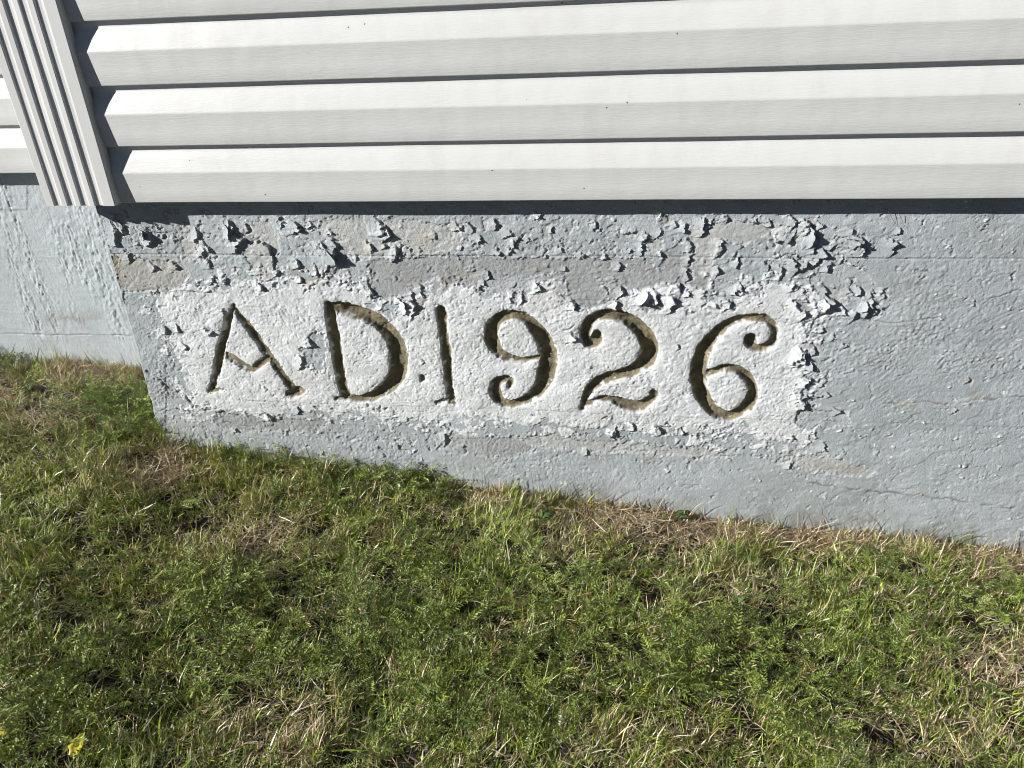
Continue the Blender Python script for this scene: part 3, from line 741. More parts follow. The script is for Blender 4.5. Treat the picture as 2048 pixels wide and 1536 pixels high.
# the outer corner runs a little out of true
lean = 0.016 * np.clip((CAMZ - 0.45 - Z) / 0.6, 0, 1)
corner_w = np.exp(-(X - WALLX) / 0.05)
Xv = X + (0.018 - lean) * corner_w + 0.0015 * vnoise(Z * 35, Z * 0, 59) * corner_w
V = np.stack([Xv, Yv, Z], -1).reshape(-1, 3)
C3 = np.clip(col, 0.01, 0.85).reshape(-1, 3)
idx = np.arange(X.size).reshape(X.shape)
Q = np.stack([idx[:-1, :-1], idx[1:, :-1], idx[1:, 1:], idx[:-1, 1:]], -1).reshape(-1, 4)
fc_owner = np.max(owner.ravel()[Q], axis=1)
fc_flake = np.where(fc_owner < 0, np.min(own_fl.ravel()[Q], axis=1), -1)
under_g = (Z.ravel()[Q].max(1) < (np.interp(X.ravel()[Q[:, 0]], GX, GZ) - 0.09)) & (Z.ravel()[Q].min(1) > CAMZ - 1.34)
Q = Q[~under_g]; fc_owner = fc_owner[~under_g]; fc_flake = fc_flake[~under_g]

def largest_piece(F):
    """mask of the biggest edge-connected piece of a small face list"""
    edges = {}
    for fi_, q in enumerate(F):
        for k_ in range(4):
            e_ = (min(q[k_], q[(k_ + 1) % 4]), max(q[k_], q[(k_ + 1) % 4])); edges.setdefault(e_, []).append(fi_)
    nb = [[] for _ in F]
    for l_ in edges.values():
        if len(l_) == 2: nb[l_[0]].append(l_[1]); nb[l_[1]].append(l_[0])
    lab = -np.ones(len(F), int); c_ = 0
    for i_ in range(len(F)):
        if lab[i_] >= 0: continue
        st_ = [i_]; lab[i_] = c_
        while st_:
            j_ = st_.pop()
            for t_ in nb[j_]:
                if lab[t_] < 0: lab[t_] = c_; st_.append(t_)
        c_ += 1
    return lab == np.bincount(lab).argmax()
for fi in range(len(FL)):
    ii = np.nonzero(fc_flake == fi)[0]
    if len(ii) < 6: fc_flake[ii] = -1
    else: fc_flake[ii[~largest_piece(Q[ii].tolist())]] = -1

def sub_mesh(name, V, F, C, mats):
    u, inv = np.unique(F.ravel(), return_inverse=True)
    return mesh_np(name, V[u], inv.reshape(F.shape), mats, C[u])

foundation = link('foundation_wall', sub_mesh('foundation_wall', V, Q[(fc_owner < 0) & (fc_flake < 0)], C3, [M_PAINT]), house)
foundation['label'] = 'blue-grey painted concrete wall with a peeling white panel'
for ci, (nm, lb, _) in enumerate(CHARS):
    o = link(nm, sub_mesh(nm, V, Q[fc_owner == ci], C3, [M_CARVED]), foundation); o['label'] = lb

for fi in range(len(FL)):
    fq = Q[fc_flake == fi]
    if len(fq) > 3: link('paint_flake', sub_mesh('paint_flake', V, fq, C3, [M_PAINT]), foundation)

# ---- return face of the projecting wall (faces left into the recess)
ys = np.linspace(0, RECESS, 40); zz = zs[::3]
Yg, Zg = np.meshgrid(ys, zz, indexing='ij')
leanr = 0.016 * np.clip((CAMZ - 0.45 - Zg) / 0.6, 0, 1)
hr = 0.001 * fbm(Yg * 90, Zg * 90, 60, 3) * np.clip(Yg / 0.01, 0, 1)
xr = WALLX + 0.018 - leanr - hr + 0.0015 * vnoise(Zg * 35, Zg * 0, 59)
y_edge = Yv[0][::3]
Yr = Yg.copy(); Yr[0] = y_edge
Vr = np.stack([xr, Yr, Zg], -1).reshape(-1, 3)
ir = np.arange(Yg.size).reshape(Yg.shape)
Fr = np.stack([ir[:-1, :-1], ir[:-1, 1:], ir[1:, 1:], ir[1:, :-1]], -1).reshape(-1, 4)
Cr = np.tile(BLUE, (len(Vr), 1)) * (1 + 0.05 * fbm(Yg * 20, Zg * 20, 61, 2).reshape(-1, 1))
link('foundation_wall', mesh_np('foundation_wall', Vr, Fr, [M_PAINT], Cr), house)['label'] = 'narrow blue-grey return face of the wall'

# ---- recessed foundation left of the corner
xl = axis_pts([(-4.0, -2.1, 0.06), (-2.1, -1.15, 0.0026)])
zl = axis_pts([(CAMZ - 1.4, CAMZ - 1.08, 0.04), (CAMZ - 1.08, CAMZ - 0.42, 0.0024), (CAMZ - 0.42, LIP0 + 0.006, 0.005)])
XL, ZL = np.meshgrid(xl, zl, indexing='ij')
LX, LY = project(XL, np.full_like(XL, RECESS), ZL)
amp = 0.5 + 0.3 * fbm(XL * 5, ZL * 5, 70, 2)
hl = 0.0009 * amp * fbm(XL * 120, ZL * 140, 71, 3, 0.6) + 0.0016 * fbm(XL * 6, ZL * 6, 72, 3)
hl += 0.0003 * fbm(XL * 12, ZL * 170, 73, 2)
drip = np.zeros(XL.shape)
for cx0, cw in ((40, 26), (75, 16), (140, 14), (172, 22), (205, 26), (228, 14)):
    # runs of paint slope with the wall's verticals in view: constant x on the wall
    x0 = at(cx0, 560, RECESS)[0]
    drip = np.maximum(drip, np.exp(-((XL - x0) / (cw * 0.0011)) ** 2))
drip = np.clip(drip * 1.1 + 0.35 * sstep(0.0, 0.4, fbm(XL * 16, ZL * 3, 83, 3)), 0, 1.2)
drip *= sstep(CAMZ - 1.0, CAMZ - 0.86, ZL) * sstep(-0.6, 0.1, fbm(XL * 14, ZL * 5, 74, 2))
hl += drip * (0.0022 * fbm(XL * 200, ZL * 40, 75, 3, 0.7) + 0.0022 * fbm(XL * 110, ZL * 75, 96, 3, 0.65)) + 0.0004 * drip
zj = at(120, 668, RECESS)[2] + 0.004 * vnoise(XL * 7, XL * 0, 76)
hl += 0.0014 * sstep(-0.0015, 0.0015, ZL - zj)
hl -= 0.0022 * np.exp(-((ZL - zj + 0.001) / 0.0022) ** 2) * sstep(-0.3, 0.3, fbm(XL * 30, ZL * 30, 77, 2))
zj3 = at(60, 418, RECESS)[2] + 0.002 * vnoise(XL * 9, XL * 0, 78)
hl += 0.0012 * sstep(-0.001, 0.0015, ZL - zj3) * (LX < 55)
colL = np.tile(BLUE * 1.14, XL.shape + (1,)) * (1 + 0.06 * fbm(XL * 8, ZL * 8, 79, 3)[..., None])
colL = colL + (LGREY * 1.35 - colL) * (0.6 * drip * sstep(0.1, 0.6, fbm(XL * 90, ZL * 40, 80, 2)))[..., None]
st = np.exp(-((LY - 640) / 16) ** 2) * sstep(-0.1, 0.5, fbm(XL * 20, ZL * 30, 81, 3))
st = np.maximum(st, 0.7 * np.exp(-((LX - 110) / 26) ** 2 - ((LY - 700) / 28) ** 2) * sstep(0.0, 0.4, fbm(XL * 60, ZL * 20, 82, 3)))
colL = colL * (1 - 0.35 * st[..., None]) + np.array([0.2, 0.17, 0.13]) * 0.35 * st[..., None]
VL = np.stack([XL, RECESS - hl, ZL], -1).reshape(-1, 3)
il = np.arange(XL.size).reshape(XL.shape)
QL = np.stack([il[:-1, :-1], il[1:, :-1], il[1:, 1:], il[:-1, 1:]], -1).reshape(-1, 4)
fl_ = link('foundation_wall', mesh_np('foundation_wall', VL, QL, [M_PAINT], np.clip(colL, 0, 1).reshape(-1, 3)), house)
fl_['label'] = 'recessed blue-grey wall with coarse vertical runs of paint'

# ---- paint flakes --------------------------------------------------
def wall_y(x, z):
    i = np.clip(np.searchsorted(MAINX, x), 1, len(MAINX) - 2); j = np.clip(np.searchsorted(MAINZ, z), 1, len(MAINZ) - 2)
    return -MAINH[i, j]
def flake_arrays(px, py, size, ang, rg, lift=None, aspect=None, curl=None, nu=7, nv=9):
    """px,py photograph pixel of its foot; size in pixels; ang direction of the free edge in the wall plane (deg, 0 = right, 90 = up)"""
    p = at(px, py, 0.0); L = size * 0.00105
    aspect = rg.uniform(0.8, 1.8) if aspect is None else aspect
    W_ = L * aspect; lift = rg.uniform(10, 34) if lift is None else lift
    curl = rg.uniform(5, 75) if curl is None else curl
    u = np.linspace(0, 1, nu); v_ = np.linspace(-0.5, 0.5, nv)
    th = np.radians(lift * 0.45 + (lift + curl) * u)
    du = 1 / (nu - 1)
    inp = np.concatenate([[0], np.cumsum(np.cos(th[:-1]) * du)]) * L
    outp = np.concatenate([[0], np.cumsum(np.sin(th[:-1]) * du)]) * L
    # ragged outline: each column has its own length, each row its own width
    colL_ = 1 - np.abs(rg.normal(0, 0.16, nv)) - 0.75 * np.abs(v_ * 2 - rg.uniform(-0.5, 0.5)) ** 1.8 * 0.6; colL_ = np.clip(colL_, 0.12, 1)
    skew = rg.uniform(-0.5, 0.5)
    U, Vv = np.meshgrid(u, v_, indexing='ij')
    Ue = U * colL_[None, :]
    I = np.interp(Ue, u, inp); O = np.interp(Ue, u, outp)
    wrow = 1 - 0.35 * U ** 1.5 * rg.uniform(0, 1) + rg.normal(0, 0.06, nu)[:, None]
    S = Vv * W_ * wrow + skew * Ue * L * 0.5
    O = O + L * rg.uniform(-0.25, 0.25) * Vv ** 2 * U * 2 + rg.normal(0, 0.018, U.shape) * L * U
    I = I + rg.normal(0, 0.03, U.shape) * L
    a = math.radians(ang); e1 = np.array([math.cos(a), 0, math.sin(a)]); e2 = np.array([-math.sin(a), 0, math.cos(a)])
    y0 = wall_y(p[0], p[2])
    base = np.array([p[0], y0 + 0.0006, p[2]]) - e1 * L * 0.18
    nrm = np.array([0, -1.0, 0])
    A = base + I[..., None] * e1 + S[..., None] * e2 + O[..., None] * nrm
    th_ = 0.00055
    # back side, offset along the local normal
    du_ = np.gradient(A, axis=0); dv_ = np.gradient(A, axis=1); nn = np.cross(du_, dv_); nn /= np.linalg.norm(nn, axis=-1, keepdims=True) + 1e-9
    if nn[..., 1].mean() > 0: nn = -nn
    B = A - nn * th_
    Vx = np.concatenate([A.reshape(-1, 3), B.reshape(-1, 3)]); n_ = nu * nv
    g = np.arange(n_).reshape(nu, nv)
    f = np.stack([g[:-1, :-1], g[1:, :-1], g[1:, 1:], g[:-1, 1:]], -1).reshape(-1, 4)
    bd = np.concatenate([g[0, :], g[1:, -1], g[-1, ::-1][1:], g[::-1, 0][1:]])
    rim = np.stack([bd[:-1], bd[1:], bd[1:] + n_, bd[:-1] + n_], -1)
    return Vx, np.concatenate([f, f[:, ::-1] + n_, rim])

rg = np.random.default_rng(8)
FCOL = {'b': BLUE * 0.95, 'w': WHITE * 0.97, 'g': LGREY * 0.9}
# the few that have rolled right off the wall
for (fx, fy, s, a, c, lf, cu, asp) in [(1285, 592, 26, -40, 'w', 35, 90, 1.2), (800, 612, 30, 15, 'w', 22, 40, 1.5), (452, 462, 30, -10, 'b', 25, 60, 1.2), (655, 510, 32, 30, 'b', 18, 50, 1.6),
                           (286, 470, 24, 0, 'b', 25, 60, 1.3), (1610, 478, 30, 0, 'b', 20, 60, 1.7), (1640, 610, 30, 10, 'w', 20, 60, 1.5), (1720, 612, 24, -20, 'b', 20, 60, 1.2), (1070, 432, 14, 30, 'w', 30, 30, 0.8), (1700, 482, 26, 35, 'b', 20, 60, 1.2)]:
    Vf, Ff = flake_arrays(fx, fy, s, a, rg, lf, asp, cu)
    link('paint_flake', mesh_np('paint_flake', Vf, Ff, [M_PAINT], np.tile(FCOL[c], (len(Vf), 1))), foundation)

# ================================================================== GROUND
gx = np.concatenate([[-60, -20, -8, -5, -3.5], np.arange(-2.8, 1.8, 0.016), [2.4, 3.5, 5, 8, 20, 60]])
gy = np.concatenate([[-60, -20, -8, -4, -2.6], np.arange(-1.9, 0.36, 0.016), [0.5]])
Xg, Yg = np.meshgrid(gx, gy, indexing='ij'); Zg = ground_z(Xg, Yg)
ig = np.arange(Xg.size).reshape(Xg.shape)
Fg = np.stack([ig[:-1, :-1], ig[1:, :-1], ig[1:, 1:], ig[:-1, 1:]], -1).reshape(-1, 4)
g = link('ground', mesh_np('ground', np.stack([Xg, Yg, Zg], -1).reshape(-1, 3), Fg, [M_SOIL]))
tag(g, 'dark soil under the turf, sloping down along the wall', kind='structure')

def wall_limit(x):
    return np.where(x > WALLX - 0.005, -0.004, RECESS - 0.006)

# maps of what grows where, measured on the photograph: (px, py, rx, ry, weight)
DRY = [(330, 940, 60, 45, 0.9), (1330, 1050, 190, 50, 1.1), (1700, 1075, 330, 28, 1.0), (190, 760, 110, 30, 1.0), (120, 830, 110, 30, 0.8), (520, 1085, 90, 60, 0.55),
       (1990, 1330, 100, 60, 0.8), (980, 990, 60, 20, 0.9), (2000, 1130, 90, 40, 0.8), (560, 1460, 120, 60, 0.5), (1150, 1110, 70, 30, 0.4), (1500, 1180, 150, 40, 0.35), (1850, 1480, 200, 60, 0.4), (1300, 1480, 200, 50, 0.3), (10, 790, 40, 50, .6)]
YEL = [(320, 1130, 200, 90, 0.8), (430, 940, 60, 40, 0.8), (150, 960, 200, 50, 0.6), (300, 880, 30, 40, 1.0), (560, 1000, 120, 50, 0.5), (60, 1480, 160, 80, 0.6), (100, 1300, 160, 80, 0.35)]
YAR = [(230, 830, 110, 50, 1.4), (1000, 1180, 330, 90, 0.8), (1250, 1350, 550, 130, 0.9), (620, 930, 90, 25, 0.45), (850, 985, 100, 16, 0.4), (1900, 1180, 160, 60, 0.8), (1700, 1250, 300, 80, 0.6),
       (300, 1250, 300, 150, 0.45), (200, 1400, 300, 90, 0.45), (60, 780, 60, 30, 0.9), (680, 1140, 60, 40, 0.8), (900, 1450, 300, 90, 0.6)]
BARE = [(390, 1038, 50, 22, 1.0), (1140, 1035, 40, 18, 0.8), (1290, 1115, 40, 18, 0.7), (60, 790, 60, 26, 0.6), (1960, 1250, 45, 26, 0.8), (1620, 1130, 60, 18, 0.5), (760, 1440, 40, 26, 0.5), (360, 1420, 50, 26, 0.7)]
def fieldmap(L, px, py):
    r_ = np.zeros(px.shape)
    for cx, cy, rx, ry, wt in L: r_ = np.maximum(r_, wt * np.exp(-((px - cx) / rx) ** 2 - ((py - cy) / ry) ** 2))
    return r_

def sample_ground(n, rg, extra=0.12):
    """places on the ground, mostly inside the view"""
    x = rg.uniform(-2.15, 1.35, n * 3); y = rg.uniform(-1.25, RECESS, n * 3)
    y = np.where(rg.random(n * 3) < 0.10, -np.abs(rg.normal(0, 0.03, n * 3)) + np.where(x > WALLX, 0, RECESS), y)
    z = np.interp(x, GX, GZ) - 0.055 * np.clip(-y, 0, 9)
    px, py = project(x, y, z)
    ok = (y < wall_limit(x) - 0.001) & (px > -160) & (px < 2208) & (py < 1536 + 230)
    inside = (px > -30) & (px < 2078) & (py < 1590)
    ok &= inside | (rg.random(n * 3) < 0.35)
    k = np.nonzero(ok)[0][:n]
    return x[k], y[k], px[k], py[k]

def build_blades(rg, bx, by, bz, az, lean, bend, length, width, colr, nseg=3):
    """vectorised strips: base, azimuth, lean from vertical, extra bend, length, width"""
    n = len(bx)
    t = np.linspace(0, 1, nseg + 1)
    th = lean[:, None] + bend[:, None] * t[None, :]
    ds = length[:, None] / nseg
    r_ = np.concatenate([np.zeros((n, 1)), np.cumsum(np.sin(th[:, :-1]) * ds, 1)], 1)
    zz_ = np.concatenate([np.zeros((n, 1)), np.cumsum(np.cos(th[:, :-1]) * ds, 1)], 1)
    side = rg.normal(0, 0.12, n)[:, None] * length[:, None] * t[None, :] ** 2
    ca, sa = np.cos(az)[:, None], np.sin(az)[:, None]
    cx = bx[:, None] + r_ * ca - side * sa; cy = by[:, None] + r_ * sa + side * ca; cz = bz[:, None] + zz_
    tw = az + np.pi / 2 + rg.normal(0, 0.5, n)
    wv = width[:, None] * np.array([0.75, 1.0, 0.8, 0.0][:nseg + 1])[None, :] / 2
    ox = np.cos(tw)[:, None] * wv; oy = np.sin(tw)[:, None] * wv; oz = rg.normal(0, 0.35, n)[:, None] * wv
    A = np.stack([cx - ox, cy - oy, cz - oz], -1); B = np.stack([cx + ox, cy + oy, cz + oz], -1)
    V = np.concatenate([A[:, :-1], B[:, :-1], A[:, -1:]], 1)      # per blade: nseg + nseg + 1
    V[..., 1] = np.minimum(V[..., 1], wall_limit(V[..., 0]))
    # keep left-hand blades out of the projecting wall's side
    hid = (V[..., 1] > -0.003) & (V[..., 0] > WALLX - 0.012)
    V[..., 0] = np.where(hid, WALLX - 0.012, V[..., 0])
    per = 2 * nseg + 1
    base = (np.arange(n) * per)[:, None]
    quads = []
    for s in range(nseg - 1):
        quads.append(base + np.array([s, nseg + s, nseg + s + 1, s + 1])[None])
    tri = base + np.array([nseg - 1, 2 * nseg - 1, 2 * nseg])[None]
    C = np.repeat(colr[:, None, :], per, 1)
    grad = np.concatenate([t[:-1], t[:-1], [1.0]])
    return V.reshape(-1, 3), [np.concatenate(quads), tri], C.reshape(-1, 3)

G1 = np.array([0.40, 0.54, 0.064]); G2 = np.array([0.10, 0.17, 0.026]); GYE = np.array([0.56, 0.55, 0.11]); TAN = np.array([0.66, 0.50, 0.30]); BLE = np.array([0.80, 0.71, 0.54]); BRO = np.array([0.20, 0.135, 0.075])
def blade_colours(rg, px, py, x, y, dryness):
    n = len(px)
    r1 = rg.random(n)
    nz = fbm(x * 9, y * 9, 90, 3)
    d = np.clip(dryness + 0.22 * nz, 0, 1)
    c = G1[None] * (1 - r1[:, None]) + G2[None] * r1[:, None]
    ye = fieldmap(YEL, px, py) * 0.75 + 0.12
    k = rg.random(n) < ye
    f = rg.uniform(0.4, 1.0, (n, 1)); c = np.where(k[:, None], c * (1 - f) + GYE * f, c)
    k = rg.random(n) < d
    f = rg.random((n, 1)); dc = TAN * f + BLE * (1 - f); pale = rg.random(n) < 0.08; c = np.where(pale[:, None], np.array([0.72, 0.72, 0.48]), c)
    br = rg.random(n) < 0.22; dc = np.where(br[:, None], BRO, dc)
    c = np.where(k[:, None], dc, c)
    return c * rg.uniform(0.75, 1.2, (n, 1)), k

def make_grass(rg, ntuft, per, name, label):
    tx, ty, tpx, tpy = sample_ground(ntuft, rg)
    dry = fieldmap(DRY, tpx, tpy); bare = fieldmap(BARE, tpx, tpy); yar = fieldmap(YAR, tpx, tpy)
    keep = rg.random(len(tx)) > np.clip(bare * 0.95 + 0.22 * yar * (tpy > 900) + 0.8 * sstep(-0.02, 0.32, fbm(tx * 30, ty * 30, 91, 3)), 0, 0.93)
    tx, ty, tpx, tpy, dry = tx[keep], ty[keep], tpx[keep], tpy[keep], dry[keep]
    nb = rg.poisson(per, len(tx)) + 2
    I = np.repeat(np.arange(len(tx)), nb); n = len(I)
    rad = rg.uniform(0.003, 0.010, len(tx))[I]; a = rg.uniform(0, 2 * np.pi, n); rr = np.sqrt(rg.random(n)) * rad
    bx = tx[I] + rr * np.cos(a); by = ty[I] + rr * np.sin(a)
    bz = ground_z(bx, by) - 0.004
    d = dry[I]
    comb = 2.2 * vnoise(bx * 6, by * 6, 92)
    az = np.where(rg.random(n) < 0.6, a + rg.normal(0, 0.5, n), comb + rg.normal(0, 0.7, n))
    length = np.clip(rg.lognormal(math.log(0.0185), 0.48, n), 0.007, 0.07) * (1.05 + 0.75 * fbm(bx * 17, by * 17, 93, 2))
    length *= 1 - 0.25 * np.clip(d, 0, 1)
    lean = np.clip(np.abs(rg.normal(0.72, 0.55, n)) + 0.08 * d, 0.02, 1.5)
    bend = rg.normal(0.45, 0.55, n)
    bend = np.minimum(bend, 1.75 - lean)
    width = rg.uniform(0.0009, 0.0022, n) * np.where(rg.random(n) < 0.06, 1.8, 1.0)
    dr = 0.24 + 0.80 * d + 0.10 * (rg.random(n) < 0.3)
    col_, _ = blade_colours(rg, tpx[I], tpy[I], bx, by, dr)
    V, F, C = build_blades(rg, bx, by, bz, az, lean, bend, length, width, col_, 2)
    V[:, 2] = np.maximum(V[:, 2], ground_z(V[:, 0], V[:, 1]) + 0.0015)
    o = link(name, mesh_np(name, V, F, [M_GRASS], C, smooth=True)); tag(o, label, 'grass', kind='stuff'); return o
rg = np.random.default_rng(11)
make_grass(rg, 46000, 6.5, 'grass', 'short green and straw-coloured lawn grass growing up to the foundation')

def edge_grass(rg, n):
    # longer blades the mower cannot reach, right at the foot of the wall
    x = rg.uniform(-2.1, 1.2, n); x = np.where(rg.random(n) < 0.5, np.round(x / 0.09) * 0.09 + rg.normal(0, 0.012, n), x)
    y = wall_limit(x) - 0.004 - np.abs(rg.normal(0, 0.014, n))
    z = ground_z(x, y) - 0.003
    px, py = project(x, y, z); dry = fieldmap(DRY, px, py)
    c, _ = blade_colours(rg, px, py, x, y, 0.2 + 0.6 * dry)
    V, F, C = build_blades(rg, x, y, z, rg.uniform(-0.6, 3.7, n), np.abs(rg.normal(0.35, 0.35, n)), rg.normal(0.6, 0.5, n), np.clip(rg.lognormal(math.log(0.036), 0.5, n), 0.012, 0.10),
                           rg.uniform(0.0009, 0.0019, n), c, 3)
    V[:, 2] = np.maximum(V[:, 2], ground_z(V[:, 0], V[:, 1]) + 0.001)
    o = link('wall_edge_grass', mesh_np('wall_edge_grass', V, F, [M_GRASS], C)); tag(o, 'longer uncut grass blades standing along the foot of the wall', 'grass', kind='stuff')
edge_grass(np.random.default_rng(21), 2600)

# dead stems and thatch lying flat between the tufts
def make_thatch(rg, n0):
    x, y, px, py = sample_ground(n0, rg)
    d = fieldmap(DRY, px, py); bare = fieldmap(BARE, px, py)
    k = rg.random(len(x)) < np.clip(0.10 + 1.0 * d - 0.35 * bare, 0.03, 1)
    x, y, px, py, d = x[k], y[k], px[k], py[k], d[k]; n = len(x)
    z = ground_z(x, y) + rg.uniform(0.002, 0.014, n)
    c = np.where((rg.random(n) < 0.5)[:, None], TAN, BLE) * rg.uniform(0.6, 1.1, (n, 1))
    c = np.where((rg.random(n) < 0.3)[:, None], BRO * rg.uniform(0.6, 1.4, (n, 1)), c)
    V, F, C = build_blades(rg, x, y, z, rg.uniform(0, 6.28, n), rg.uniform(1.15, 1.6, n), rg.normal(0.15, 0.35, n), rg.uniform(0.018, 0.055, n),
                           rg.uniform(0.0007, 0.0017, n), c)
    V[:, 2] = np.maximum(V[:, 2], ground_z(V[:, 0], V[:, 1]) + 0.001)
    o = link('dead_grass', mesh_np('dead_grass', V, F, [M_GRASS], C)); tag(o, 'dead tan grass stems lying flat over the soil', 'grass', kind='stuff')
make_thatch(np.random.default_rng(12), 50000)

# ---- yarrow: feathery leaves
def frond(rg, length, pairs=11):
    """one leaf along +x, curved; returns V, F(quads), colour factor"""
    t = np.linspace(0.06, 0.97, pairs)
    bendk = rg.uniform(0.2, 1.1)
    def spine(t): return np.stack([length * t * (1 - 0.12 * bendk * t), length * 0.10 * np.sin(t * 2.4) * rgs, length * (0.38 * t - 0.42 * bendk * t * t)], -1)
    rgs = rg.uniform(-1, 1)
    V, F = [], []
    S = spine(np.linspace(0, 1, 6)); wv = np.linspace(0.0008, 0.0003, 6)
    for i, p in enumerate(S): V += [p + [0, wv[i], 0], p - [0, wv[i], 0]]
    for i in range(5): F.append([2 * i, 2 * i + 1, 2 * i + 3, 2 * i + 2])
    Wd = length * 0.17
    for tt in t:
        p = spine(np.array([tt]))[0]
        pl = Wd * (math.sin(math.pi * min(tt * 0.95 + 0.08, 1)) ** 0.7) * rg.uniform(0.8, 1.1)
        for sd_ in (-1, 1):
            up = rg.uniform(0.05, 0.45)
            d = np.array([0.55, sd_ * 1.0, up]); d /= np.linalg.norm(d)
            wid = length * 0.026
            q = p + d * pl * 0.55; e = p + d * pl + np.array([0.10 * pl, 0, -0.1 * pl])
            ax = np.array([wid, 0, wid * rg.uniform(-0.7, 0.7)])
            b0 = len(V); V += [p, q - ax, e, q + ax]; F.append([b0, b0 + 1, b0 + 2, b0 + 3])
            # side lobe
            l2 = q + np.array([0.35 * pl, sd_ * 0.22 * pl, 0.15 * pl]); b0 = len(V); V += [q - ax * 0.4, l2, q + ax * 0.9, q]; F.append([b0, b0 + 1, b0 + 2, b0 + 3])
    return np.array(V), np.array(F)
def rotz(V, a):
    c, s = math.cos(a), math.sin(a); return V @ np.array([[c, s, 0], [-s, c, 0], [0, 0, 1]])
def make_yarrow(rg, n0):
    protos = [frond(rg, 1.0, 11) for _ in range(14)]
    x, y, px, py = sample_ground(n0, rg)
    yw = fieldmap(YAR, px, py); patch = sstep(0.0, 0.45, fbm(x * 8, y * 8, 95, 2))
    k = rg.random(len(x)) < np.clip(0.05 + 0.85 * yw * (0.35 + 0.65 * patch) - 0.6 * fieldmap(DRY, px, py) + 0.15 * patch, 0.0, 1)
    x, y, px, py = x[k], y[k], px[k], py[k]
    # several leaves rise from each rosette
    VV, FF, CC = [], [], []; off = 0
    for i in range(len(x)):
        nl = rg.integers(2, 5); a0 = rg.uniform(0, 6.28)
        for j in range(nl):
            V, F = protos[rg.integers(len(protos))]
            s = rg.uniform(0.036, 0.080); rise = rg.uniform(-0.15, 0.6)
            W_ = V * s; ca, sa = math.cos(rise), math.sin(rise)
            W_ = W_ @ np.array([[ca, 0, sa], [0, 1, 0], [-sa, 0, ca]])
            W_ = rotz(W_, a0 + j * 6.28 / nl + rg.normal(0, 0.5))
            W_ = W_ + [x[i], y[i], 0.010 + rg.uniform(0, 0.022)]
            g_ = rg.random(); c = np.array([0.08, 0.125, 0.028]) * (1 - g_) + np.array([0.33, 0.42, 0.085]) * g_
            if rg.random() < 0.04: c = np.array([0.22, 0.16, 0.06])
            VV.append(W_); FF.append(F + off); off += len(V); CC.append(np.tile(c, (len(V), 1)))
    V = np.concatenate(VV)
    V[:, 2] += ground_z(V[:, 0], V[:, 1])
    lim = wall_limit(V[:, 0]) - 0.002; V[:, 1] = np.minimum(V[:, 1], lim)
    hid = (V[:, 1] > -0.003) & (V[:, 0] > WALLX - 0.012); V[:, 0] = np.where(hid, WALLX - 0.012, V[:, 0])
    o = link('yarrow_leaves', mesh_np('yarrow_leaves', V, np.concatenate(FF), [M_HERB], np.concatenate(CC), smooth=False))
    tag(o, 'feathery dark green yarrow leaves woven through the lawn', 'yarrow', kind='stuff')
    return len(x), off
NY = make_yarrow(np.random.default_rng(13), 6200)

# ---- gravel in the bare spots
def stone(rg, r):
    ph = (1 + 5 ** 0.5) / 2
    v = np.array([(-1, ph, 0), (1, ph, 0), (-1, -ph, 0), (1, -ph, 0), (0, -1, ph), (0, 1, ph), (0, -1, -ph), (0, 1, -ph), (ph, 0, -1), (ph, 0, 1), (-ph, 0, -1), (-ph, 0, 1)]) / 1.9
    f = np.array([(0, 11, 5), (0, 5, 1), (0, 1, 7), (0, 7, 10), (0, 10, 11), (1, 5, 9), (5, 11, 4), (11, 10, 2), (10, 7, 6), (7, 1, 8), (3, 9, 4), (3, 4, 2), (3, 2, 6), (3, 6, 8), (3, 8, 9), (4, 9, 5), (2, 4, 11), (6, 2, 10), (8, 6, 7), (9, 8, 1)])
    v = v * rg.uniform(0.75, 1.2, (12, 1)) * np.array([rg.uniform(.8, 1.3), rg.uniform(.7, 1.1), rg.uniform(.45, .8)]) * r
    return rotz(v, rg.uniform(0, 6.28)), f
rg = np.random.default_rng(14)
x, y, px, py = sample_ground(9000, rg)
k = rg.random(len(x)) < np.clip(fieldmap(BARE, px, py) * 0.9 + 0.3 * fieldmap(DRY, px, py) + 0.12, 0, 1)
x, y = x[k], y[k]; Vs, Fs, Cs = [], [], []; off = 0
for i in range(len(x)):
    v, f = stone(rg, min(0.0015 + rg.exponential(0.0015), 0.007)); v = v + [x[i], min(y[i], wall_limit(x[i]) - 0.006), float(ground_z(x[i], y[i])) + 0.001]
    Vs.append(v); Fs.append(f + off); off += len(v); Cs.append(np.tile(np.array([0.22, 0.215, 0.205]) * rg.uniform(0.35, 1.6), (len(v), 1)))
o = link('gravel', mesh_np('gravel', np.concatenate(Vs), np.concatenate(Fs), [M_STONE], np.concatenate(Cs), smooth=False)); tag(o, 'fine grey gravel showing in bare spots of the turf', 'gravel', kind='stuff')

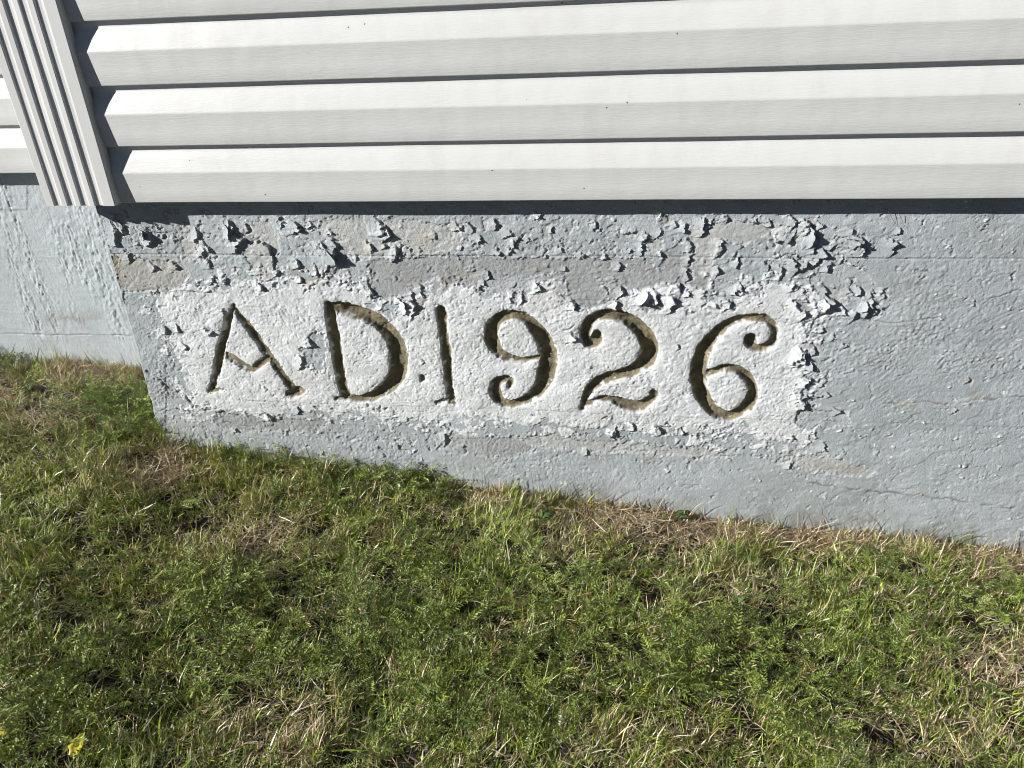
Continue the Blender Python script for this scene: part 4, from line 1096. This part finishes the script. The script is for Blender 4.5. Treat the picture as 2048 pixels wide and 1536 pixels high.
# ---- single pebbles
for (ppx, ppy, r_, cc, lb) in [(1148, 1022, 0.006, (0.5, 0.48, 0.46), 'pale pebble in the bare spot below the digit 2'), (1128, 1038, 0.007, (0.33, 0.29, 0.31), 'pinkish grey pebble left of a paler one in bare soil'),
                           (1345, 1122, 0.008, (0.35, 0.36, 0.37), 'flat grey pebble in the dry grass below the digit 6'), (372, 1062, 0.007, (0.4, 0.4, 0.4), 'grey pebble in the dark hollow near the wall corner'),
                           (45, 805, 0.010, (0.42, 0.38, 0.27), 'yellowish stone lying by the recessed wall'), (1860, 1170, 0.006, (0.45, 0.45, 0.44), 'small pebble at the right among straw'),
                           (708, 1470, 0.008, (0.36, 0.38, 0.40), 'grey pebble in the lawn near the bottom edge'), (305, 870, 0.004, (0.6, 0.6, 0.58), 'tiny white pebble by the foot of the wall corner')]:
    p = ground_at(ppx, ppy); v, f = stone(rg, r_)
    o = link('pebble', mesh_np('pebble', v, f, [M_STONE], np.tile(np.array(cc), (len(v), 1)), smooth=False))
    o.location = (p[0], p[1], float(ground_z(p[0], p[1])) + r_ * 0.8)
    tag(o, lb, 'pebble', 'pebbles lying in the turf')

# ---- broad-leaved weeds
def broad_leaf(length, width, colr, rg, rise=0.5, droop=0.8, tooth=0.0):
    nu, nv = 9, 5
    u = np.linspace(0, 1, nu); prof = np.sin(np.pi * np.clip(u, 0, 1) ** 0.8) ** 0.8 * (1 - 0.15 * u); prof[0] = 0.10; prof[-1] = 0.02
    prof = prof * (1 + tooth * np.where(np.arange(nu) % 2 == 0, -0.5, 0.35))
    th = rise - droop * u; du = length / (nu - 1)
    xx = np.concatenate([[0], np.cumsum(np.cos(th[:-1])) * du]); zz_ = np.concatenate([[0], np.cumsum(np.sin(th[:-1])) * du])
    v_ = np.linspace(-1, 1, nv); U, Vv = np.meshgrid(np.arange(nu), v_, indexing='ij')
    S = Vv * prof[U] * width / 2
    A = np.stack([xx[U], S, zz_[U] + np.abs(Vv) * prof[U] * width * 0.22 + rg.normal(0, width * 0.02, U.shape)], -1)
    B = A - [0, 0, 0.0004]
    g_ = np.arange(nu * nv).reshape(nu, nv); f = np.stack([g_[:-1, :-1], g_[1:, :-1], g_[1:, 1:], g_[:-1, 1:]], -1).reshape(-1, 4)
    n_ = nu * nv; bd = np.concatenate([g_[0, :], g_[1:, -1], g_[-1, ::-1][1:], g_[::-1, 0][1:]])
    rim = np.stack([bd[:-1], bd[1:], bd[1:] + n_, bd[:-1] + n_], -1)
    V = np.concatenate([A.reshape(-1, 3), B.reshape(-1, 3)])
    C = np.tile(np.array(colr), (len(V), 1)); mid = np.concatenate([(np.abs(Vv) < 0.1).ravel()] * 2); C[mid] = C[mid] * 1.5
    return V, np.concatenate([f, f[:, ::-1] + n_, rim]), C
def weed(px, py, leaves, label, cat='weed', name='broadleaf_weed', up=0.012):
    p = ground_at(px, py); p[1] = min(p[1], float(wall_limit(p[0])) - 0.02)
    e = bpy.data.objects.new(name, None); COL.objects.link(e); e.location = (p[0], p[1], float(ground_z(p[0], p[1])))
    tag(e, label, cat, 'broad-leaved weeds in the lawn')
    for (az, ln, wd, colr, rise, droop, tooth) in leaves:
        V, F, C = broad_leaf(ln, wd, colr, rg, rise, droop, tooth)
        V = rotz(V, math.radians(az)); V[:, 2] += up
        V[:, 1] = np.minimum(V[:, 1], float(wall_limit(p[0])) - 0.003 - p[1])
        o = link('leaf', mesh_np('leaf', V, F, [M_HERB], C), e)
    return e
LG = (0.13, 0.20, 0.055); DG = (0.055, 0.11, 0.03); PG = (0.22, 0.29, 0.12); YL = (0.52, 0.46, 0.05)
weed(1082, 1052, [(20, 0.032, 0.020, DG, 0.7, 0.9, 0), (95, 0.026, 0.012, LG, 1.1, 0.8, 0), (200, 0.026, 0.010, DG, 0.6, 0.8, 0), (-20, 0.028, 0.012, DG, 0.4, 0.7, 0)], 'oval-leaved green weed below the digit 9 beside a bare spot')
weed(1345, 1030, [(-10, 0.044, 0.022, DG, 0.5, 0.6, 0), (30, 0.048, 0.018, DG, 0.6, 0.7, 0), (200, 0.034, 0.018, LG, 0.5, 0.7, 0)], 'broad dark leaves against the wall base below the digit 6')
weed(205, 884, [(10, 0.022, 0.014, LG, 0.5, 0.7, 0), (100, 0.030, 0.009, PG, 0.8, 0.6, 0), (190, 0.030, 0.008, PG, 0.5, 0.7, 0), (250, 0.022, 0.010, LG, 0.4, 0.6, 0)], 'small pale weed in the lawn left of the wall corner')
weed(962, 1440, [(95, 0.030, 0.012, PG, 1.0, 0.6, 0.4), (250, 0.028, 0.013, LG, 0.5, 0.6, 0.3), (170, 0.025, 0.010, LG, 0.5, 0.6, 0.2)], 'pale upright leaf near the bottom centre of the lawn')
weed(1985, 1395, [(150, 0.034, 0.014, LG, 0.7, 0.8, 0.4), (220, 0.034, 0.014, LG, 0.6, 0.7, 0.4), (80, 0.030, 0.013, DG, 0.8, 0.8, 0.4), (-30, 0.03, 0.013, LG, 0.7, 0.8, 0.4)], 'toothed green weed at the right edge of the lawn')
weed(1345, 1285, [(80, 0.036, 0.012, LG, 0.8, 0.8, 0.3), (260, 0.03, 0.012, DG, 0.6, 0.8, 0.3)], 'narrow light green leaves in the lawn below the digit 6')
weed(1720, 1350, [(90, 0.024, 0.016, PG, 0.9, 0.7, 0.5), (20, 0.022, 0.014, LG, 0.6, 0.7, 0.5), (200, 0.026, 0.014, LG, 0.6, 0.7, 0.5)], 'light green lobed weed in the lower right lawn')
weed(810, 990, [(10, 0.030, 0.010, LG, 0.5, 0.7, 0.2), (160, 0.030, 0.010, LG, 0.5, 0.7, 0.2)], 'small green weed at the foot of the wall below the dot')
weed(60, 785, [(70, 0.045, 0.012, DG, 0.7, 0.7, 0.2), (240, 0.045, 0.014, LG, 0.5, 0.6, 0.2), (320, 0.03, 0.012, DG, 0.5, 0.6, 0.2)], 'dark long-leaved weed at the foot of the recessed wall')
weed(1475, 1215, [(150, 0.026, 0.014, DG, 0.7, 0.7, 0.5), (40, 0.026, 0.014, LG, 0.7, 0.7, 0.5)], 'dark green lobed weed in the right part of the lawn')

def fallen_leaf(px, py, length, width, az, colr, label):
    p = ground_at(px, py); V, F, C = broad_leaf(length, width, colr, rg, 0.25, 0.5, 0.35); V = rotz(V, math.radians(az)) 
    o = link('fallen_leaf', mesh_np('fallen_leaf', V, F, [M_HERB], C)); o.location = (p[0], p[1], float(ground_z(p[0], p[1])) + 0.034); tag(o, label, 'leaf', 'fallen leaves on the lawn')
fallen_leaf(160, 1545, 0.052, 0.026, 105, YL, 'yellow leaf standing in the grass at the bottom left')
fallen_leaf(8, 1498, 0.020, 0.018, 20, YL, 'small round yellow leaf at the left edge of the lawn')
fallen_leaf(1113, 1052, 0.012, 0.007, 60, (0.45, 0.22, 0.13), 'small reddish leaf beside the oval-leaved weed')
fallen_leaf(1590, 1175, 0.030, 0.007, 15, (0.42, 0.32, 0.20), 'curled brown leaf in the lawn at the right')

# ---- dry stalks
def tube(pts, r0, r1, ns=5):
    P = np.array(pts, float); V, F = [], []
    for i, p in enumerate(P):
        d = P[min(i + 1, len(P) - 1)] - P[max(i - 1, 0)]; d /= np.linalg.norm(d) + 1e-9
        a = np.cross(d, [0.3, 0.2, 1.0]); a /= np.linalg.norm(a); b_ = np.cross(d, a); r_ = r0 + (r1 - r0) * i / (len(P) - 1)
        for k in range(ns): V.append(p + (a * math.cos(6.283 * k / ns) + b_ * math.sin(6.283 * k / ns)) * r_)
    for i in range(len(P) - 1):
        for k in range(ns): F.append([i * ns + k, i * ns + (k + 1) % ns, (i + 1) * ns + (k + 1) % ns, (i + 1) * ns + k])
    return np.array(V), np.array(F)
def stalk(pixels, ys_, r_, label, matl, on_ground=False, name='dry_stalk'):
    pts = []
    for (a, b_), yy in zip(pixels, ys_):
        if on_ground:
            q = ground_at(a, b_); q[2] = float(ground_z(q[0], q[1])) + yy
        else: q = at(a, b_, yy)
        pts.append(q)
    P = smooth_stroke([tuple(p) for p in pts], 4); V, F = tube(P, r_, r_ * 0.4)
    o = link(name, mesh_np(name, V, F, [matl])); tag(o, label, 'stalk', 'dry stalks'); return o
stalk([(1774, 417), (1785, 438), (1797, 456)], [-0.014, -0.010, -0.004], 0.0005, 'left of two hair-thin stalks hanging at the siding edge', M_STALK)
stalk([(1797, 426), (1805, 442), (1808, 460)], [-0.012, -0.008, -0.003], 0.0005, 'right of two hair-thin stalks hanging at the siding edge', M_STALK)
stalk([(1960, 1330), (1880, 1345), (1790, 1370), (1700, 1400)], [0.030, 0.034, 0.030, 0.024], 0.0010, 'long straw stalk lying over the grass at the right', M_STALK, True)
stalk([(2045, 1262), (1975, 1300), (1900, 1330)], [0.035, 0.036, 0.028], 0.0010, 'straw stalk reaching in from the right edge', M_STALK, True)
stalk([(955, 1395), (975, 1375), (1005, 1350)], [0.020, 0.030, 0.038], 0.0008, 'short pale stalk beside the pale upright leaf', M_STALK, True)
stalk([(1785, 1340), (1730, 1310), (1690, 1305)], [0.030, 0.034, 0.030], 0.0009, 'bent straw stalk in the lower right lawn', M_STALK, True)
# the orange splinter stuck under a flake
p = at(1386, 456, -0.002); V, F = tube([p + [-0.001, 0, -0.007], p, p + [0.001, -0.003, 0.008]], 0.0012, 0.0007)
mo, n, b = mat('rust_splinter'); b.inputs['Base Color'].default_value = (0.42, 0.12, 0.035, 1); b.inputs['Roughness'].default_value = 0.8
o = link('wood_splinter', mesh_np('wood_splinter', V, F, [mo])); tag(o, 'rust-orange splinter stuck to the wall above the digit 6', 'splinter')

tot = sum(len(o.data.loops) - 2 * len(o.data.polygons) for o in sc.objects if o.type == 'MESH')
print('TRIS', tot, 'yarrow', NY)
